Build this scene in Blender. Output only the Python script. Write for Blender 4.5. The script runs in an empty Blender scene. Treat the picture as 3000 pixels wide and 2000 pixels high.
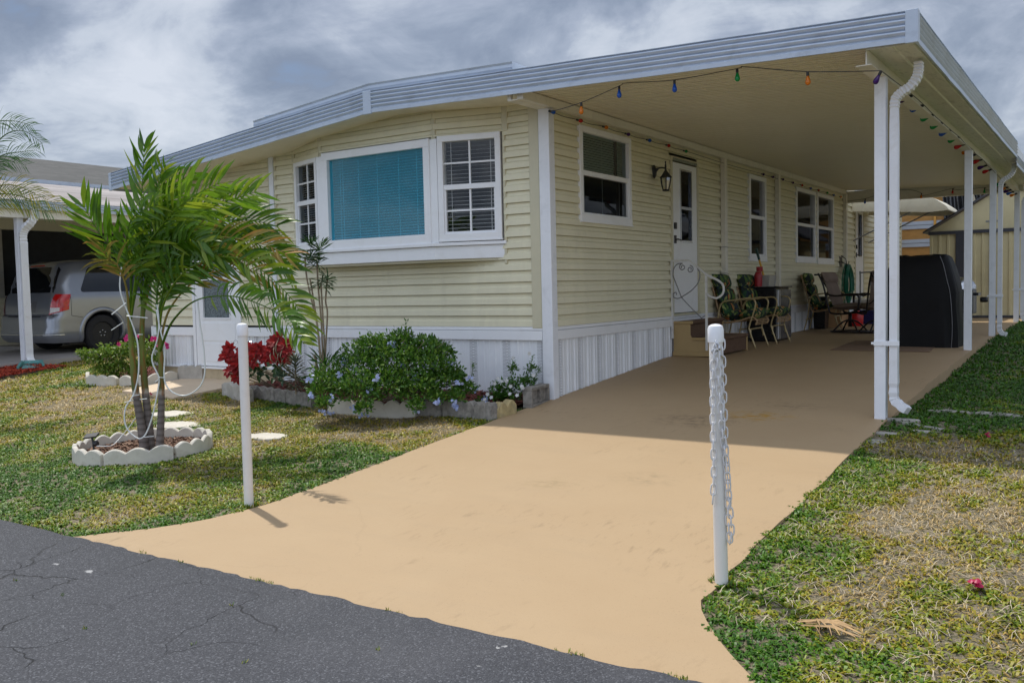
import bpy, bmesh, math, random
import numpy as np
from mathutils import Vector, Matrix
random.seed(7); RNG = np.random.default_rng(7)
SC = bpy.context.scene
COL = SC.collection
R_ = math.radians

# ------------------------------------------------------------------ camera
CAM = np.array([4.703, -7.766, 1.099]); FPX = 2665.155
YAW, PIT, ROL = R_(33.74419), R_(-3.28619), R_(-1.30722)
def _rot():
    cy, sy, cp, sp, cr, sr = math.cos(YAW), math.sin(YAW), math.cos(PIT), math.sin(PIT), math.cos(ROL), math.sin(ROL)
    f = np.array([-sy*cp, cy*cp, sp]); rt = np.array([cy, sy, 0.]); up = np.cross(rt, f)
    return np.array([cr*rt+sr*up, sr*rt-cr*up, f])      # right, down, forward
RM = _rot()
cd = bpy.data.cameras.new('camera'); cam = bpy.data.objects.new('camera', cd); COL.objects.link(cam)
cd.sensor_width = 36; cd.lens = FPX/3000*36; cd.clip_start = .05; cd.clip_end = 3000
m = Matrix.Identity(4)
for i in range(3):
    m[i][0] = RM[0][i]; m[i][1] = -RM[1][i]; m[i][2] = -RM[2][i]; m[i][3] = CAM[i]
cam.matrix_world = m; SC.camera = cam

# ------------------------------------------------------------------ sky and sun
SUNV = Vector((-.47, .19, 1.0)).normalized()          # towards the sun
sun_el = math.asin(SUNV.z); sun_az = math.atan2(SUNV.x, SUNV.y)
w = bpy.data.worlds.new('World'); SC.world = w; w.use_nodes = True
nt = w.node_tree; N = nt.nodes; L = nt.links
for n in list(N): N.remove(n)
out = N.new('ShaderNodeOutputWorld'); bg = N.new('ShaderNodeBackground'); bg.inputs[1].default_value = .1
L.new(bg.outputs[0], out.inputs[0])
sky = N.new('ShaderNodeTexSky'); sky.sky_type = 'NISHITA'; sky.sun_disc = False
sky.sun_elevation = sun_el; sky.sun_rotation = sun_az
tc = N.new('ShaderNodeTexCoord'); sp = N.new('ShaderNodeSeparateXYZ'); L.new(tc.outputs['Generated'], sp.inputs[0])
def mth(op, a, b=None, c=None, nt_=None):
    n = (nt_ or nt).nodes.new('ShaderNodeMath'); n.operation = op
    for i, v in enumerate((a, b, c)):
        if v is None: continue
        if isinstance(v, (int, float)): n.inputs[i].default_value = v
        else: (nt_ or nt).links.new(v, n.inputs[i])
    return n.outputs[0]
zz = mth('ADD', mth('MAXIMUM', sp.outputs[2], 0.), .42)
cb = N.new('ShaderNodeCombineXYZ')
L.new(mth('DIVIDE', sp.outputs[0], zz), cb.inputs[0]); L.new(mth('DIVIDE', sp.outputs[1], zz), cb.inputs[1])
def noise_(nt_, vec, sc, det=6, rough=.55, dist=0.):
    n = nt_.nodes.new('ShaderNodeTexNoise'); n.inputs['Scale'].default_value = sc; n.inputs['Detail'].default_value = det
    n.inputs['Roughness'].default_value = rough; n.inputs['Distortion'].default_value = dist
    if vec is not None: nt_.links.new(vec, n.inputs['Vector'])
    return n.outputs['Fac']
def ramp_(nt_, fac, stops, interp='LINEAR'):
    n = nt_.nodes.new('ShaderNodeValToRGB'); e = n.color_ramp.elements; n.color_ramp.interpolation = interp
    while len(e) < len(stops): e.new(.5)
    for k, (p, c) in enumerate(stops):
        e[k].position = p; e[k].color = (c[0], c[1], c[2], 1) if hasattr(c, '__len__') else (c, c, c, 1)
    nt_.links.new(fac, n.inputs[0]); return n.outputs[0]
n1 = noise_(nt, cb.outputs[0], 1.9, 12, .56, .5)
n2 = noise_(nt, cb.outputs[0], 6.5, 10, .6, .6)
cf = mth('ADD', mth('MULTIPLY', n1, .74), mth('MULTIPLY', n2, .26))
crp = ramp_(nt, cf, [(.36, (.18, .245, .37)), (.41, (.185, .22, .295)), (.46, (.25, .29, .37)), (.505, (.34, .38, .465)), (.555, (.49, .53, .60)), (.64, (.62, .65, .71))], 'LINEAR')
vmul = N.new('ShaderNodeVectorMath'); vmul.operation = 'SCALE'; # extra sky brightness added overhead and behind the camera to lift the carport shade
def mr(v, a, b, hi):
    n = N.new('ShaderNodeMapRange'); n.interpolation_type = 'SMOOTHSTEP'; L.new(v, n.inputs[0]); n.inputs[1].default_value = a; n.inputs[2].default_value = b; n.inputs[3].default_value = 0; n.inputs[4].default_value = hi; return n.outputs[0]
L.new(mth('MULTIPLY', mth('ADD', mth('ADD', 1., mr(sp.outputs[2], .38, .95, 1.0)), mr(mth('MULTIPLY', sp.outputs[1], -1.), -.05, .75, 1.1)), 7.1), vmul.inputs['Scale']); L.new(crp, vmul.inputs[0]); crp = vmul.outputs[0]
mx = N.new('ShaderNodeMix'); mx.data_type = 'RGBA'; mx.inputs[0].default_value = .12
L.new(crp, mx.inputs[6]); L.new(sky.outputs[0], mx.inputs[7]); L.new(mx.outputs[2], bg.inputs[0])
sd = bpy.data.lights.new('sun', 'SUN'); sd.energy = 2.2; sd.angle = R_(1.0); sd.color = (1, .95, .86)
so = bpy.data.objects.new('sun', sd); COL.objects.link(so); so.rotation_euler = SUNV.to_track_quat('Z', 'Y').to_euler()
so.location = (0, 0, 20)
SC.view_settings.view_transform = 'Standard'; SC.view_settings.look = 'None'
SC.view_settings.exposure = .66; SC.view_settings.gamma = 1
SC.render.engine = 'CYCLES'; SC.cycles.max_bounces = 8; SC.cycles.transparent_max_bounces = 12
SC.render.resolution_x = 1024; SC.render.resolution_y = 682

# ------------------------------------------------------------------ pixel measurements -> metres (photo pixels / 3000*2352)
KD = 3000/2352
def ray(x, y): return RM.T @ np.array([x*KD-1500, y*KD-1000, FPX])
def PX(x, y, X=0.): d = ray(x, y); return CAM+d*(X-CAM[0])/d[0]
def PY(x, y, Y=0.): d = ray(x, y); return CAM+d*(Y-CAM[1])/d[1]
def PZ(x, y, Z=0.): d = ray(x, y); return CAM+d*(Z-CAM[2])/d[2]
def PG(x, y, s=.078): d = ray(x, y); return CAM+d*(s*CAM[1]-CAM[2])/(d[2]-s*d[1])
def PD(x, y, dep): d = ray(x, y); return CAM+d*dep/FPX
def depth(P): return float(RM[2] @ (np.array(P)-CAM))

# ------------------------------------------------------------------ terrain height
_l = [(-400, -.372), (-4.68, -.366), (0, 0), (1.26, .098), (2.75, .213), (4.5, .225), (7.6, .24), (11.6, .28), (30, .3), (900, .4)]
_r = [(-400, -.372), (-4.68, -.366), (0, 0), (1.3, .065), (2.5, .12), (4.05, .18), (5, .205), (7.6, .235), (11.6, .28), (30, .3), (900, .4)]
def zslab(x, y):
    a = np.interp(y, [p[0] for p in _l], [p[1] for p in _l]); b = np.interp(y, [p[0] for p in _r], [p[1] for p in _r])
    t = np.clip(np.asarray(x)/3.15, 0, 1); return a*(1-t)+b*t
def vnoise(x, y, sc, seed=0):
    x = np.asarray(x, float)*sc; y = np.asarray(y, float)*sc; xi = np.floor(x); yi = np.floor(y); fx = x-xi; fy = y-yi
    def h(a, b):
        v = np.sin(a*127.1+b*311.7+seed*74.7)*43758.5453; return v-np.floor(v)
    fx = fx*fx*(3-2*fx); fy = fy*fy*(3-2*fy)
    return (h(xi, yi)*(1-fx)+h(xi+1, yi)*fx)*(1-fy)+(h(xi, yi+1)*(1-fx)+h(xi+1, yi+1)*fx)*fy
def fbm(x, y, sc, seed=0): return (vnoise(x, y, sc, seed)+.5*vnoise(x, y, sc*2.1, seed+1)+.25*vnoise(x, y, sc*4.3, seed+2))/1.75
def zlawn(x, y):
    x = np.asarray(x, float); y = np.asarray(y, float)
    z = zslab(x, y)-.018+(fbm(x, y, 2.2, 5)-.5)*.03
    near = np.clip(1-np.abs(y-3.2)/3.2, 0, 1); right = np.clip((x-2.9)/.25, 0, 1)
    z = z-.10*right*np.sqrt(near)
    under = (x > .06) & (x < 3.05) & (y > -4.6) & (y < 14.5)
    z = np.where(under, z-.10, z)
    z = np.where((x < -9.5) & (y > 0.1), z-.06, z)
    return z

# ------------------------------------------------------------------ mesh builder
def mk(name, verts, faces, mat, parent=None, smooth=False, origin=(0, 0, 0)):
    me = bpy.data.meshes.new(name)
    P = Vector(origin)
    q = parent
    while q is not None: P = P+q.location; q = q.parent
    if isinstance(verts, np.ndarray): verts = (verts-np.array(P)).tolist()
    else: verts = [(v[0]-P[0], v[1]-P[1], v[2]-P[2]) for v in verts]
    me.from_pydata(verts, [], faces); me.update()
    if smooth is True: me.polygons.foreach_set('use_smooth', [True]*len(me.polygons))
    o = bpy.data.objects.new(name, me); COL.objects.link(o)
    if mat: me.materials.append(mat)
    if parent is not None: o.parent = parent; o.location = origin if any(origin) else (0, 0, 0)
    else: o.location = origin
    if smooth == 'auto': me.shade_smooth_by_angle(angle=R_(35)) if hasattr(me, 'shade_smooth_by_angle') else None
    if smooth == 'auto':
        try:
            bm = bmesh.new(); bm.from_mesh(me)
            for f in bm.faces: f.smooth = True
            for e in bm.edges:
                if len(e.link_faces) == 2 and e.calc_face_angle(0) > R_(35): e.smooth = False
            bm.to_mesh(me); bm.free()
        except Exception: pass
    return o
class MB:
    def __init__(s): s.v = []; s.f = []
    def add(s, vs, fs):
        b = len(s.v); s.v += [tuple(map(float, v)) for v in vs]; s.f += [tuple(i+b for i in f) for f in fs]; return s
    def quad(s, a, b, c, d): return s.add([a, b, c, d], [(0, 1, 2, 3)])
    def box(s, x0, y0, z0, x1, y1, z1):
        return s.add([(x0, y0, z0), (x1, y0, z0), (x1, y1, z0), (x0, y1, z0), (x0, y0, z1), (x1, y0, z1), (x1, y1, z1), (x0, y1, z1)],
                     [(0, 3, 2, 1), (4, 5, 6, 7), (0, 1, 5, 4), (1, 2, 6, 5), (2, 3, 7, 6), (3, 0, 4, 7)])
    def obox(s, fr, u0, u1, d0, d1, z0, z1):
        O, ud, nd = fr
        P = lambda u, d, z: (O[0]+ud[0]*u+nd[0]*d, O[1]+ud[1]*u+nd[1]*d, O[2]+z)
        return s.add([P(u0, d0, z0), P(u1, d0, z0), P(u1, d1, z0), P(u0, d1, z0), P(u0, d0, z1), P(u1, d0, z1), P(u1, d1, z1), P(u0, d1, z1)],
                     [(0, 3, 2, 1), (4, 5, 6, 7), (0, 1, 5, 4), (1, 2, 6, 5), (2, 3, 7, 6), (3, 0, 4, 7)])
    def prism(s, poly, f0, f1):           # poly list of 2d; f0,f1 map 2d -> 3d
        n = len(poly); return s.add([f0(*p) for p in poly]+[f1(*p) for p in poly],
            [tuple(range(n))[::-1], tuple(range(n, 2*n))]+[(i, (i+1) % n, (i+1) % n+n, i+n) for i in range(n)])
    def tube(s, path, r, n=8, cap=True, sx=1., up=None, sq=False):
        path = [Vector(p) for p in path]; m_ = len(path)
        rs = r if hasattr(r, '__len__') else [r]*m_
        T = []
        for i in range(m_):
            a = path[max(i-1, 0)]; b = path[min(i+1, m_-1)]; T.append((b-a).normalized())
        u = Vector(up) if up is not None else (Vector((0, 0, 1)) if abs(T[0].z) < .9 else Vector((1, 0, 0)))
        vs = []; fs = []
        for i in range(m_):
            if up is not None: u = Vector(up)
            u = (u-T[i]*u.dot(T[i])).normalized(); w_ = T[i].cross(u)
            for k in range(n):
                a = 2*math.pi*(k+(.5 if sq else 0))/n; k2 = 1.414 if sq else 1
                vs.append(path[i]+u*math.cos(a)*rs[i]*k2+w_*math.sin(a)*rs[i]*sx*k2)
        for i in range(m_-1):
            for k in range(n): fs.append((i*n+k, i*n+(k+1) % n, (i+1)*n+(k+1) % n, (i+1)*n+k))
        if cap: fs += [tuple(range(n))[::-1], tuple((m_-1)*n+k for k in range(n))]
        return s.add(vs, fs)
    def lathe(s, prof, o=(0, 0, 0), n=16, ax=None):   # prof [(r,z)]
        o = Vector(o); vs = []; fs = []
        A = Vector(ax).normalized() if ax is not None else Vector((0, 0, 1))
        U = A.orthogonal().normalized() if ax is not None else Vector((1, 0, 0)); W = A.cross(U)
        for r, z in prof:
            for k in range(n): a = 2*math.pi*k/n; vs.append(o+A*z+U*math.cos(a)*r+W*math.sin(a)*r)
        for i in range(len(prof)-1):
            for k in range(n): fs.append((i*n+k, i*n+(k+1) % n, (i+1)*n+(k+1) % n, (i+1)*n+k))
        fs += [tuple(range(n))[::-1], tuple((len(prof)-1)*n+k for k in range(n))]
        return s.add(vs, fs)
    def grid(s, P, nu, nv):
        vs = [P(i/nu, j/nv) for j in range(nv+1) for i in range(nu+1)]
        return s.add(vs, [(j*(nu+1)+i, j*(nu+1)+i+1, (j+1)*(nu+1)+i+1, (j+1)*(nu+1)+i) for j in range(nv) for i in range(nu)])
    def build(s, name, mat, parent=None, smooth=False, origin=(0, 0, 0), bevel=0):
        o = mk(name, s.v, s.f, mat, parent, smooth, origin)
        if bevel:
            b = o.modifiers.new('bevel', 'BEVEL'); b.width = bevel; b.segments = 2; b.limit_method = 'ANGLE'; b.angle_limit = R_(40)
        return o
def smooth_path(pts, n=8):
    P = [Vector(p) for p in pts]; o = []
    for i in range(len(P)-1):
        a, b, c, d = P[max(i-1, 0)], P[i], P[i+1], P[min(i+2, len(P)-1)]
        for k in range(n):
            t = k/n; o.append(.5*((2*b)+(c-a)*t+(2*a-5*b+4*c-d)*t*t+(3*b-a-3*c+d)*t**3))
    o.append(P[-1]); return o
def tag(o, label, cat, group=None):
    o['label'] = label; o['category'] = cat
    if group: o['group'] = group
    return o
def thing(name, label, cat, loc=(0, 0, 0), group=None):
    o = bpy.data.objects.new(name, None); COL.objects.link(o); o.location = loc; o.empty_display_size = .1
    return tag(o, label, cat, group)
def struct(o, kind='structure'): o['kind'] = kind; return o
def copy_tree(o, parent=None):
    c = o.copy(); COL.objects.link(c)
    if parent is not None: c.parent = parent; c.matrix_parent_inverse = o.matrix_parent_inverse.copy()
    for ch in [x for x in bpy.data.objects if x.parent is o]: copy_tree(ch, c)
    return c

# ------------------------------------------------------------------ materials
def newmat(name):
    m_ = bpy.data.materials.new(name); m_.use_nodes = True; t = m_.node_tree
    b = t.nodes['Principled BSDF']; return m_, t, b
def mixc(t, f, a, b, mode='MIX'):
    n = t.nodes.new('ShaderNodeMix'); n.data_type = 'RGBA'; n.blend_type = mode
    for i, v in ((0, f), (6, a), (7, b)):
        if isinstance(v, (int, float)): n.inputs[i].default_value = v
        elif isinstance(v, tuple): n.inputs[i].default_value = (v[0], v[1], v[2], 1)
        else: t.links.new(v, n.inputs[i])
    return n.outputs[2]
def tcoord(t, which='Object', sc=None):
    n = t.nodes.new('ShaderNodeTexCoord').outputs[which]
    if sc:
        mp = t.nodes.new('ShaderNodeMapping'); mp.inputs['Scale'].default_value = sc; t.links.new(n, mp.inputs[0]); return mp.outputs[0]
    return n
def bump_(t, b, h, st, dist=.01):
    n = t.nodes.new('ShaderNodeBump'); n.inputs['Strength'].default_value = st; n.inputs['Distance'].default_value = dist
    t.links.new(h, n.inputs['Height']); t.links.new(n.outputs[0], b.inputs['Normal'])
def M(name, col, rough=.5, var=.12, vs=6, bump=0, bs=120, metal=0, spec=.5, dirt=None, ds=3, da=.5, sc=None, coat=0):
    m_, t, b = newmat(name)
    co = tcoord(t, 'Object', sc); f = noise_(t, co, vs, 5, .6)
    lo = tuple(c*(1-var) for c in col); hi = tuple(min(1, c*(1+var)) for c in col)
    c = mixc(t, ramp_(t, f, [(.3, 0.), (.7, 1.)]), lo, hi)
    if dirt:
        d = noise_(t, co, ds, 8, .65, .6); c = mixc(t, mth('MULTIPLY', ramp_(t, d, [(.52, 0.), (.72, 1.)]), da, nt_=t), c, dirt)
    t.links.new(c, b.inputs['Base Color'])
    b.inputs['Roughness'].default_value = rough; b.inputs['Metallic'].default_value = metal
    b.inputs['Specular IOR Level'].default_value = spec; b.inputs['Coat Weight'].default_value = coat
    if bump: bump_(t, b, noise_(t, co, bs, 4), bump, .004)
    return m_
def leafmat(name, c1, c2, c3=None, rough=.45, trans=.3, attr=None):
    m_, t, b = newmat(name)
    g = t.nodes.new('ShaderNodeNewGeometry')
    st = [(0., c1), (.6, c2)]
    if c3: st.append((1., c3))
    c = ramp_(t, g.outputs['Random Per Island'], st)
    n = noise_(t, tcoord(t), 25, 3); c = mixc(t, .35, c, mixc(t, n, (0, 0, 0), tuple(min(1, k*2.2) for k in c2)))
    if attr:
        a = t.nodes.new('ShaderNodeAttribute'); a.attribute_name = attr
        c = ramp_(t, a.outputs['Fac'], attr_stops(name))
        c = mixc(t, ramp_(t, g.outputs['Random Per Island'], [(.0, .75), (.35, .15), (1., 0.)]), c, (.012, .03, .004))
    t.links.new(c, b.inputs['Base Color']); b.inputs['Roughness'].default_value = rough
    tr = t.nodes.new('ShaderNodeBsdfTranslucent'); ms = t.nodes.new('ShaderNodeMixShader'); ms.inputs[0].default_value = trans
    c2_ = mixc(t, .5, c, (.25, .38, .02), 'MULTIPLY') if False else c
    t.links.new(c2_, tr.inputs[0]); o = t.nodes['Material Output']
    t.links.new(b.outputs[0], ms.inputs[1]); t.links.new(tr.outputs[0], ms.inputs[2]); t.links.new(ms.outputs[0], o.inputs[0])
    return m_
def attr_stops(name):
    return [(0., (.05, .16, .004)), (.24, (.11, .23, .005)), (.44, (.24, .30, .008)), (.62, (.38, .33, .02)), (.80, (.52, .33, .06)), (1., (.64, .48, .24))]
def glassmat(name, tint=(.9, .95, .95), refl=.12, body=None, bf=0., fk=.7):
    m_, t, b = newmat(name); o = t.nodes['Material Output']
    tr = t.nodes.new('ShaderNodeBsdfTransparent'); tr.inputs[0].default_value = (*tint, 1)
    gl = t.nodes.new('ShaderNodeBsdfGlossy'); gl.inputs['Roughness'].default_value = .02
    lw = t.nodes.new('ShaderNodeLayerWeight'); lw.inputs[0].default_value = .35
    f = mth('ADD', mth('MULTIPLY', lw.outputs['Fresnel'], fk, nt_=t), refl, nt_=t)
    ms = t.nodes.new('ShaderNodeMixShader'); t.links.new(mth('MINIMUM', f, .9, nt_=t), ms.inputs[0])
    base = tr.outputs[0]
    if body:
        df = t.nodes.new('ShaderNodeBsdfDiffuse'); df.inputs[0].default_value = (*body, 1)
        m2 = t.nodes.new('ShaderNodeMixShader'); m2.inputs[0].default_value = bf
        t.links.new(tr.outputs[0], m2.inputs[1]); t.links.new(df.outputs[0], m2.inputs[2]); base = m2.outputs[0]
    t.links.new(base, ms.inputs[1]); t.links.new(gl.outputs[0], ms.inputs[2]); t.links.new(ms.outputs[0], o.inputs[0])
    return m_
CREAM = M('cream_vinyl', (.745, .70, .505), .42, .05, 1.5, .12, 300, dirt=(.52, .48, .35), ds=1.5, da=.32, sc=(2.4, 2.4, .5))
CTRIM = M('cream_trim', (.60, .56, .40), .42, .04)
WHITE = M('white_paint', (.85, .86, .88), .38, .03, 2, .05, 200, dirt=(.62, .60, .56), ds=4, da=.25)
WMETAL = M('white_metal', (.80, .82, .86), .38, .05, 3, .05, 150, dirt=(.5, .52, .54), ds=6, da=.35)
FASCIA = M('fascia_metal', (.49, .56, .66), .36, .08, 2.5, .06, 90, dirt=(.30, .34, .40), ds=5, da=.6, sc=(.5, 1, 1))
SOFFIT = M('soffit_cream', (.80, .75, .60), .42, .05, 2, .04, 80, dirt=(.5, .43, .3), ds=3, da=.35)
BEAM = M('beam_cream', (.76, .73, .64), .42, .05, 2, .04, 80, dirt=(.35, .32, .25), ds=9, da=.25)
DARKIN = M('dark_interior', (.03, .032, .035), .8, .2)
BLINDM = M('blind_white', (.88, .88, .86), .5, .04)
GLASS = glassmat('window_glass', (.93, .95, .95), .03, fk=.5)
DGLASS = glassmat('dark_screen_glass', (.42, .45, .46), .02, fk=.3)
TEAL = glassmat('teal_film_glass', (.32, .80, .97), .03, (.02, .42, .60), .36, fk=.25)
FROST = M('frosted_glass', (.10, .13, .14), .25, .9, 60, .3, 90)
BLACKM = M('black_metal', (.02, .02, .022), .45, .2, 20)
RUBBER = M('black_rubber', (.018, .018, .02), .8, .2, 20, .2)
STEEL = M('steel', (.55, .56, .58), .25, .08, 20, metal=1)
WOODT = M('tan_painted_wood', (.44, .31, .14), .5, .07, 4, .1, 60)
CARPET = M('brown_carpet', (.13, .075, .045), .95, .15, 30, .8, 500)
TANFND = M('tan_masonry', (.52, .42, .27), .8, .12, 8, .5, 60, dirt=(.3, .23, .14), ds=6, da=.5)
CONC = M('concrete', (.42, .39, .34), .85, .16, 9, .5, 90, dirt=(.18, .16, .13), ds=7, da=.6)
CONCW = M('pale_concrete', (.60, .56, .48), .8, .08, 9, .4, 90, dirt=(.34, .29, .2), ds=5, da=.5)
CONCD = M('weathered_concrete', (.26, .24, .21), .9, .3, 14, .9, 60, dirt=(.07, .065, .055), ds=9, da=.8)
MULCH = M('bark_mulch_chips', (.11, .055, .032), .9, .55, 30, .6, 80)
REDMULCH = M('red_mulch_chips', (.38, .035, .012), .85, .4, 30, .6, 80)
GREYP = M('grey_primer', (.23, .235, .24), .6, .1)
# ================================================================== THE SETTING
def wobv(t, co):
    n = t.nodes.new('ShaderNodeTexNoise'); n.inputs['Scale'].default_value = 30; t.links.new(co, n.inputs['Vector']); v = t.nodes.new('ShaderNodeVectorMath'); v.operation = 'SUBTRACT'; t.links.new(n.outputs['Color'], v.inputs[0]); v.inputs[1].default_value = (.5, .5, .5)
    m2 = t.nodes.new('ShaderNodeVectorMath'); m2.operation = 'MULTIPLY_ADD'; t.links.new(v.outputs[0], m2.inputs[0]); m2.inputs[1].default_value = (.06, .06, 0); t.links.new(co, m2.inputs[2]); return m2.outputs[0]
def asphalt():
    m_, t, b = newmat('asphalt'); co = tcoord(t)
    v = t.nodes.new('ShaderNodeTexVoronoi'); v.inputs['Scale'].default_value = 150; t.links.new(co, v.inputs['Vector'])
    sep = t.nodes.new('ShaderNodeSeparateColor'); t.links.new(v.outputs['Color'], sep.inputs[0])
    c = mixc(t, noise_(t, co, 1.2, 6), (.021, .0235, .031), (.035, .038, .049))
    c = mixc(t, ramp_(t, sep.outputs[0], [(.0, 0.), (.3, .10), (.85, .3), (1., 1.)]), mixc(t, .35, c, (.016, .017, .022)), (.12, .125, .14))
    # worn pale patches and cracks
    c = mixc(t, mth('MULTIPLY', ramp_(t, noise_(t, co, .55, 5), [(.5, 0.), (.7, 1.)]), .35, nt_=t), c, (.12, .12, .13))
    wob = t.nodes.new('ShaderNodeTexNoise'); wob.inputs['Scale'].default_value = 2.6; wob.inputs['Detail'].default_value = 6; t.links.new(co, wob.inputs['Vector'])
    vm = t.nodes.new('ShaderNodeVectorMath'); vm.operation = 'MULTIPLY_ADD'; t.links.new(wob.outputs['Color'], vm.inputs[0])
    vm.inputs[1].default_value = (.38, .38, .0); t.links.new(co, vm.inputs[2])
    e = t.nodes.new('ShaderNodeTexVoronoi'); e.feature = 'DISTANCE_TO_EDGE'; e.inputs['Scale'].default_value = 1.9; t.links.new(vm.outputs[0], e.inputs['Vector'])
    msk = ramp_(t, noise_(t, co, 1.0, 3), [(.46, 0.), (.56, 1.)])
    for (x, y), r in ((PG(205, 1326)[:2], .05), (PG(130, 1308)[:2], .04), (PG(1145, 1493)[:2], .02), (PG(1160, 1491)[:2], .02), (PG(1100, 1545)[:2], .02)):
        d = t.nodes.new('ShaderNodeVectorMath'); d.operation = 'DISTANCE'; mp = t.nodes.new('ShaderNodeMapping'); mp.inputs['Scale'].default_value = (1, 2.2, 0); t.links.new(wobv(t, co), mp.inputs[0]); t.links.new(mp.outputs[0], d.inputs[0]); d.inputs[1].default_value = (x, y*2.2, 0)
        c = mixc(t, ramp_(t, d.outputs['Value'], [(0, .9), (r*.5, .7), (r*.75, 0.)]), c, (.42, .42, .42))
    ck = mth('MULTIPLY', ramp_(t, e.outputs['Distance'], [(.0, 1.), (.003, .7), (.0065, 0.)]), msk, nt_=t)
    c = mixc(t, ck, c, (.008, .008, .009)); t.links.new(c, b.inputs['Base Color']); b.inputs['Roughness'].default_value = .8
    h = mth('SUBTRACT', mth('MULTIPLY', v.outputs['Distance'], -.5, nt_=t), mth('MULTIPLY', ck, 2., nt_=t), nt_=t)
    bump_(t, b, h, .7, .006); return m_
def painted_slab():
    m_, t, b = newmat('tan_painted_concrete'); co = tcoord(t)
    c = mixc(t, noise_(t, co, 1.4, 6, .6, .3), (.375, .258, .143), (.43, .31, .182))
    c = mixc(t, mth('MULTIPLY', ramp_(t, noise_(t, tcoord(t, 'Object', (.6, 3, 1)), 2.2, 8, .65), [(.5, 0.), (.75, 1.)]), .35, nt_=t), c, (.36, .26, .155))
    v = t.nodes.new('ShaderNodeTexVoronoi'); v.inputs['Scale'].default_value = 38; t.links.new(co, v.inputs['Vector'])
    sp_ = mth('MULTIPLY', ramp_(t, v.outputs['Distance'], [(.0, 1.), (.06, .9), (.09, 0.)]), ramp_(t, noise_(t, co, 1.7, 3), [(.5, 0.), (.62, 1.)]), nt_=t)
    c = mixc(t, mth('MULTIPLY', sp_, .75, nt_=t), c, (.16, .10, .05))
    # scuffed, worn smudges in the paint
    sm = mth('MULTIPLY', ramp_(t, noise_(t, tcoord(t, 'Object', (5, 1.6, 1)), 4., 8, .7), [(.55, 0.), (.70, 1.)]), ramp_(t, noise_(t, co, .75, 2), [(.50, 0.), (.62, 1.)]), nt_=t)
    c = mixc(t, mth('MULTIPLY', sm, .7, nt_=t), c, (.22, .15, .08))
    # leaf and rust stains near the front post
    for (x, y), r, colr, k in (((2.15, -.25), .38, (.40, .21, .02), .9), ((1.75, -.55), .5, (.14, .10, .06), .55), ((2.35, .25), .4, (.17, .12, .07), .4), ((1.55, -2.6), .3, (.26, .19, .09), .35), ((2.1, -2.3), .3, (.24, .18, .10), .4)):
        d = t.nodes.new('ShaderNodeVectorMath'); d.operation = 'DISTANCE'
        mp = t.nodes.new('ShaderNodeMapping'); mp.inputs['Scale'].default_value = (1, 1.6, 0); t.links.new(co, mp.inputs[0])
        t.links.new(mp.outputs[0], d.inputs[0]); d.inputs[1].default_value = (x, y*1.6, 0)
        f = mth('SUBTRACT', 1., mth('DIVIDE', d.outputs['Value'], r, nt_=t), nt_=t)
        f = mth('MULTIPLY', mth('MAXIMUM', f, 0., nt_=t), ramp_(t, noise_(t, tcoord(t, 'Object', (4, 9, 1)), 2.2, 8, .7), [(.48, 0.), (.62, 1.)]), nt_=t)
        c = mixc(t, mth('MULTIPLY', f, k*2, nt_=t), c, colr)
    wv = t.nodes.new('ShaderNodeTexNoise'); wv.inputs['Scale'].default_value = 1.3; wv.inputs['Detail'].default_value = 7; t.links.new(co, wv.inputs['Vector'])
    vm = t.nodes.new('ShaderNodeVectorMath'); vm.operation = 'MULTIPLY_ADD'; t.links.new(wv.outputs['Color'], vm.inputs[0]); vm.inputs[1].default_value = (.8, .8, 0); t.links.new(co, vm.inputs[2])
    ed = t.nodes.new('ShaderNodeTexVoronoi'); ed.feature = 'DISTANCE_TO_EDGE'; ed.inputs['Scale'].default_value = .42; t.links.new(vm.outputs[0], ed.inputs['Vector'])
    ck = mth('MULTIPLY', ramp_(t, ed.outputs['Distance'], [(.0, 1.), (.0012, .8), (.0028, 0.)]), ramp_(t, noise_(t, co, 1.1, 3), [(.47, 0.), (.56, 1.)]), nt_=t)
    c = mixc(t, mth('MULTIPLY', ck, .10, nt_=t), c, (.2, .14, .08))
    gr_ = ramp_(t, noise_(t, co, 85, 3, .8), [(.30, 1.), (.42, 0.)]); c = mixc(t, mth('MULTIPLY', gr_, .28, nt_=t), c, (.25, .17, .10))
    t.links.new(c, b.inputs['Base Color']); b.inputs['Roughness'].default_value = .62; b.inputs['Specular IOR Level'].default_value = .35
    bump_(t, b, mth('ADD', noise_(t, co, 160, 4), mth('MULTIPLY', noise_(t, co, 3, 3), .5, nt_=t), nt_=t), .3, .003); return m_
def soil():
    m_, t, b = newmat('sandy_soil'); co = tcoord(t)
    c = mixc(t, noise_(t, co, 3, 8, .7), (.12, .09, .045), (.46, .38, .28))
    c = mixc(t, ramp_(t, noise_(t, co, 55, 5, .7), [(.42, 0.), (.62, .9)]), c, (.06, .065, .018))
    t.links.new(c, b.inputs['Base Color']); b.inputs['Roughness'].default_value = .95
    bump_(t, b, noise_(t, co, 70, 6, .7), .9, .02); return m_
ASPH = asphalt(); SLAB = painted_slab(); SOIL = soil()
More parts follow.
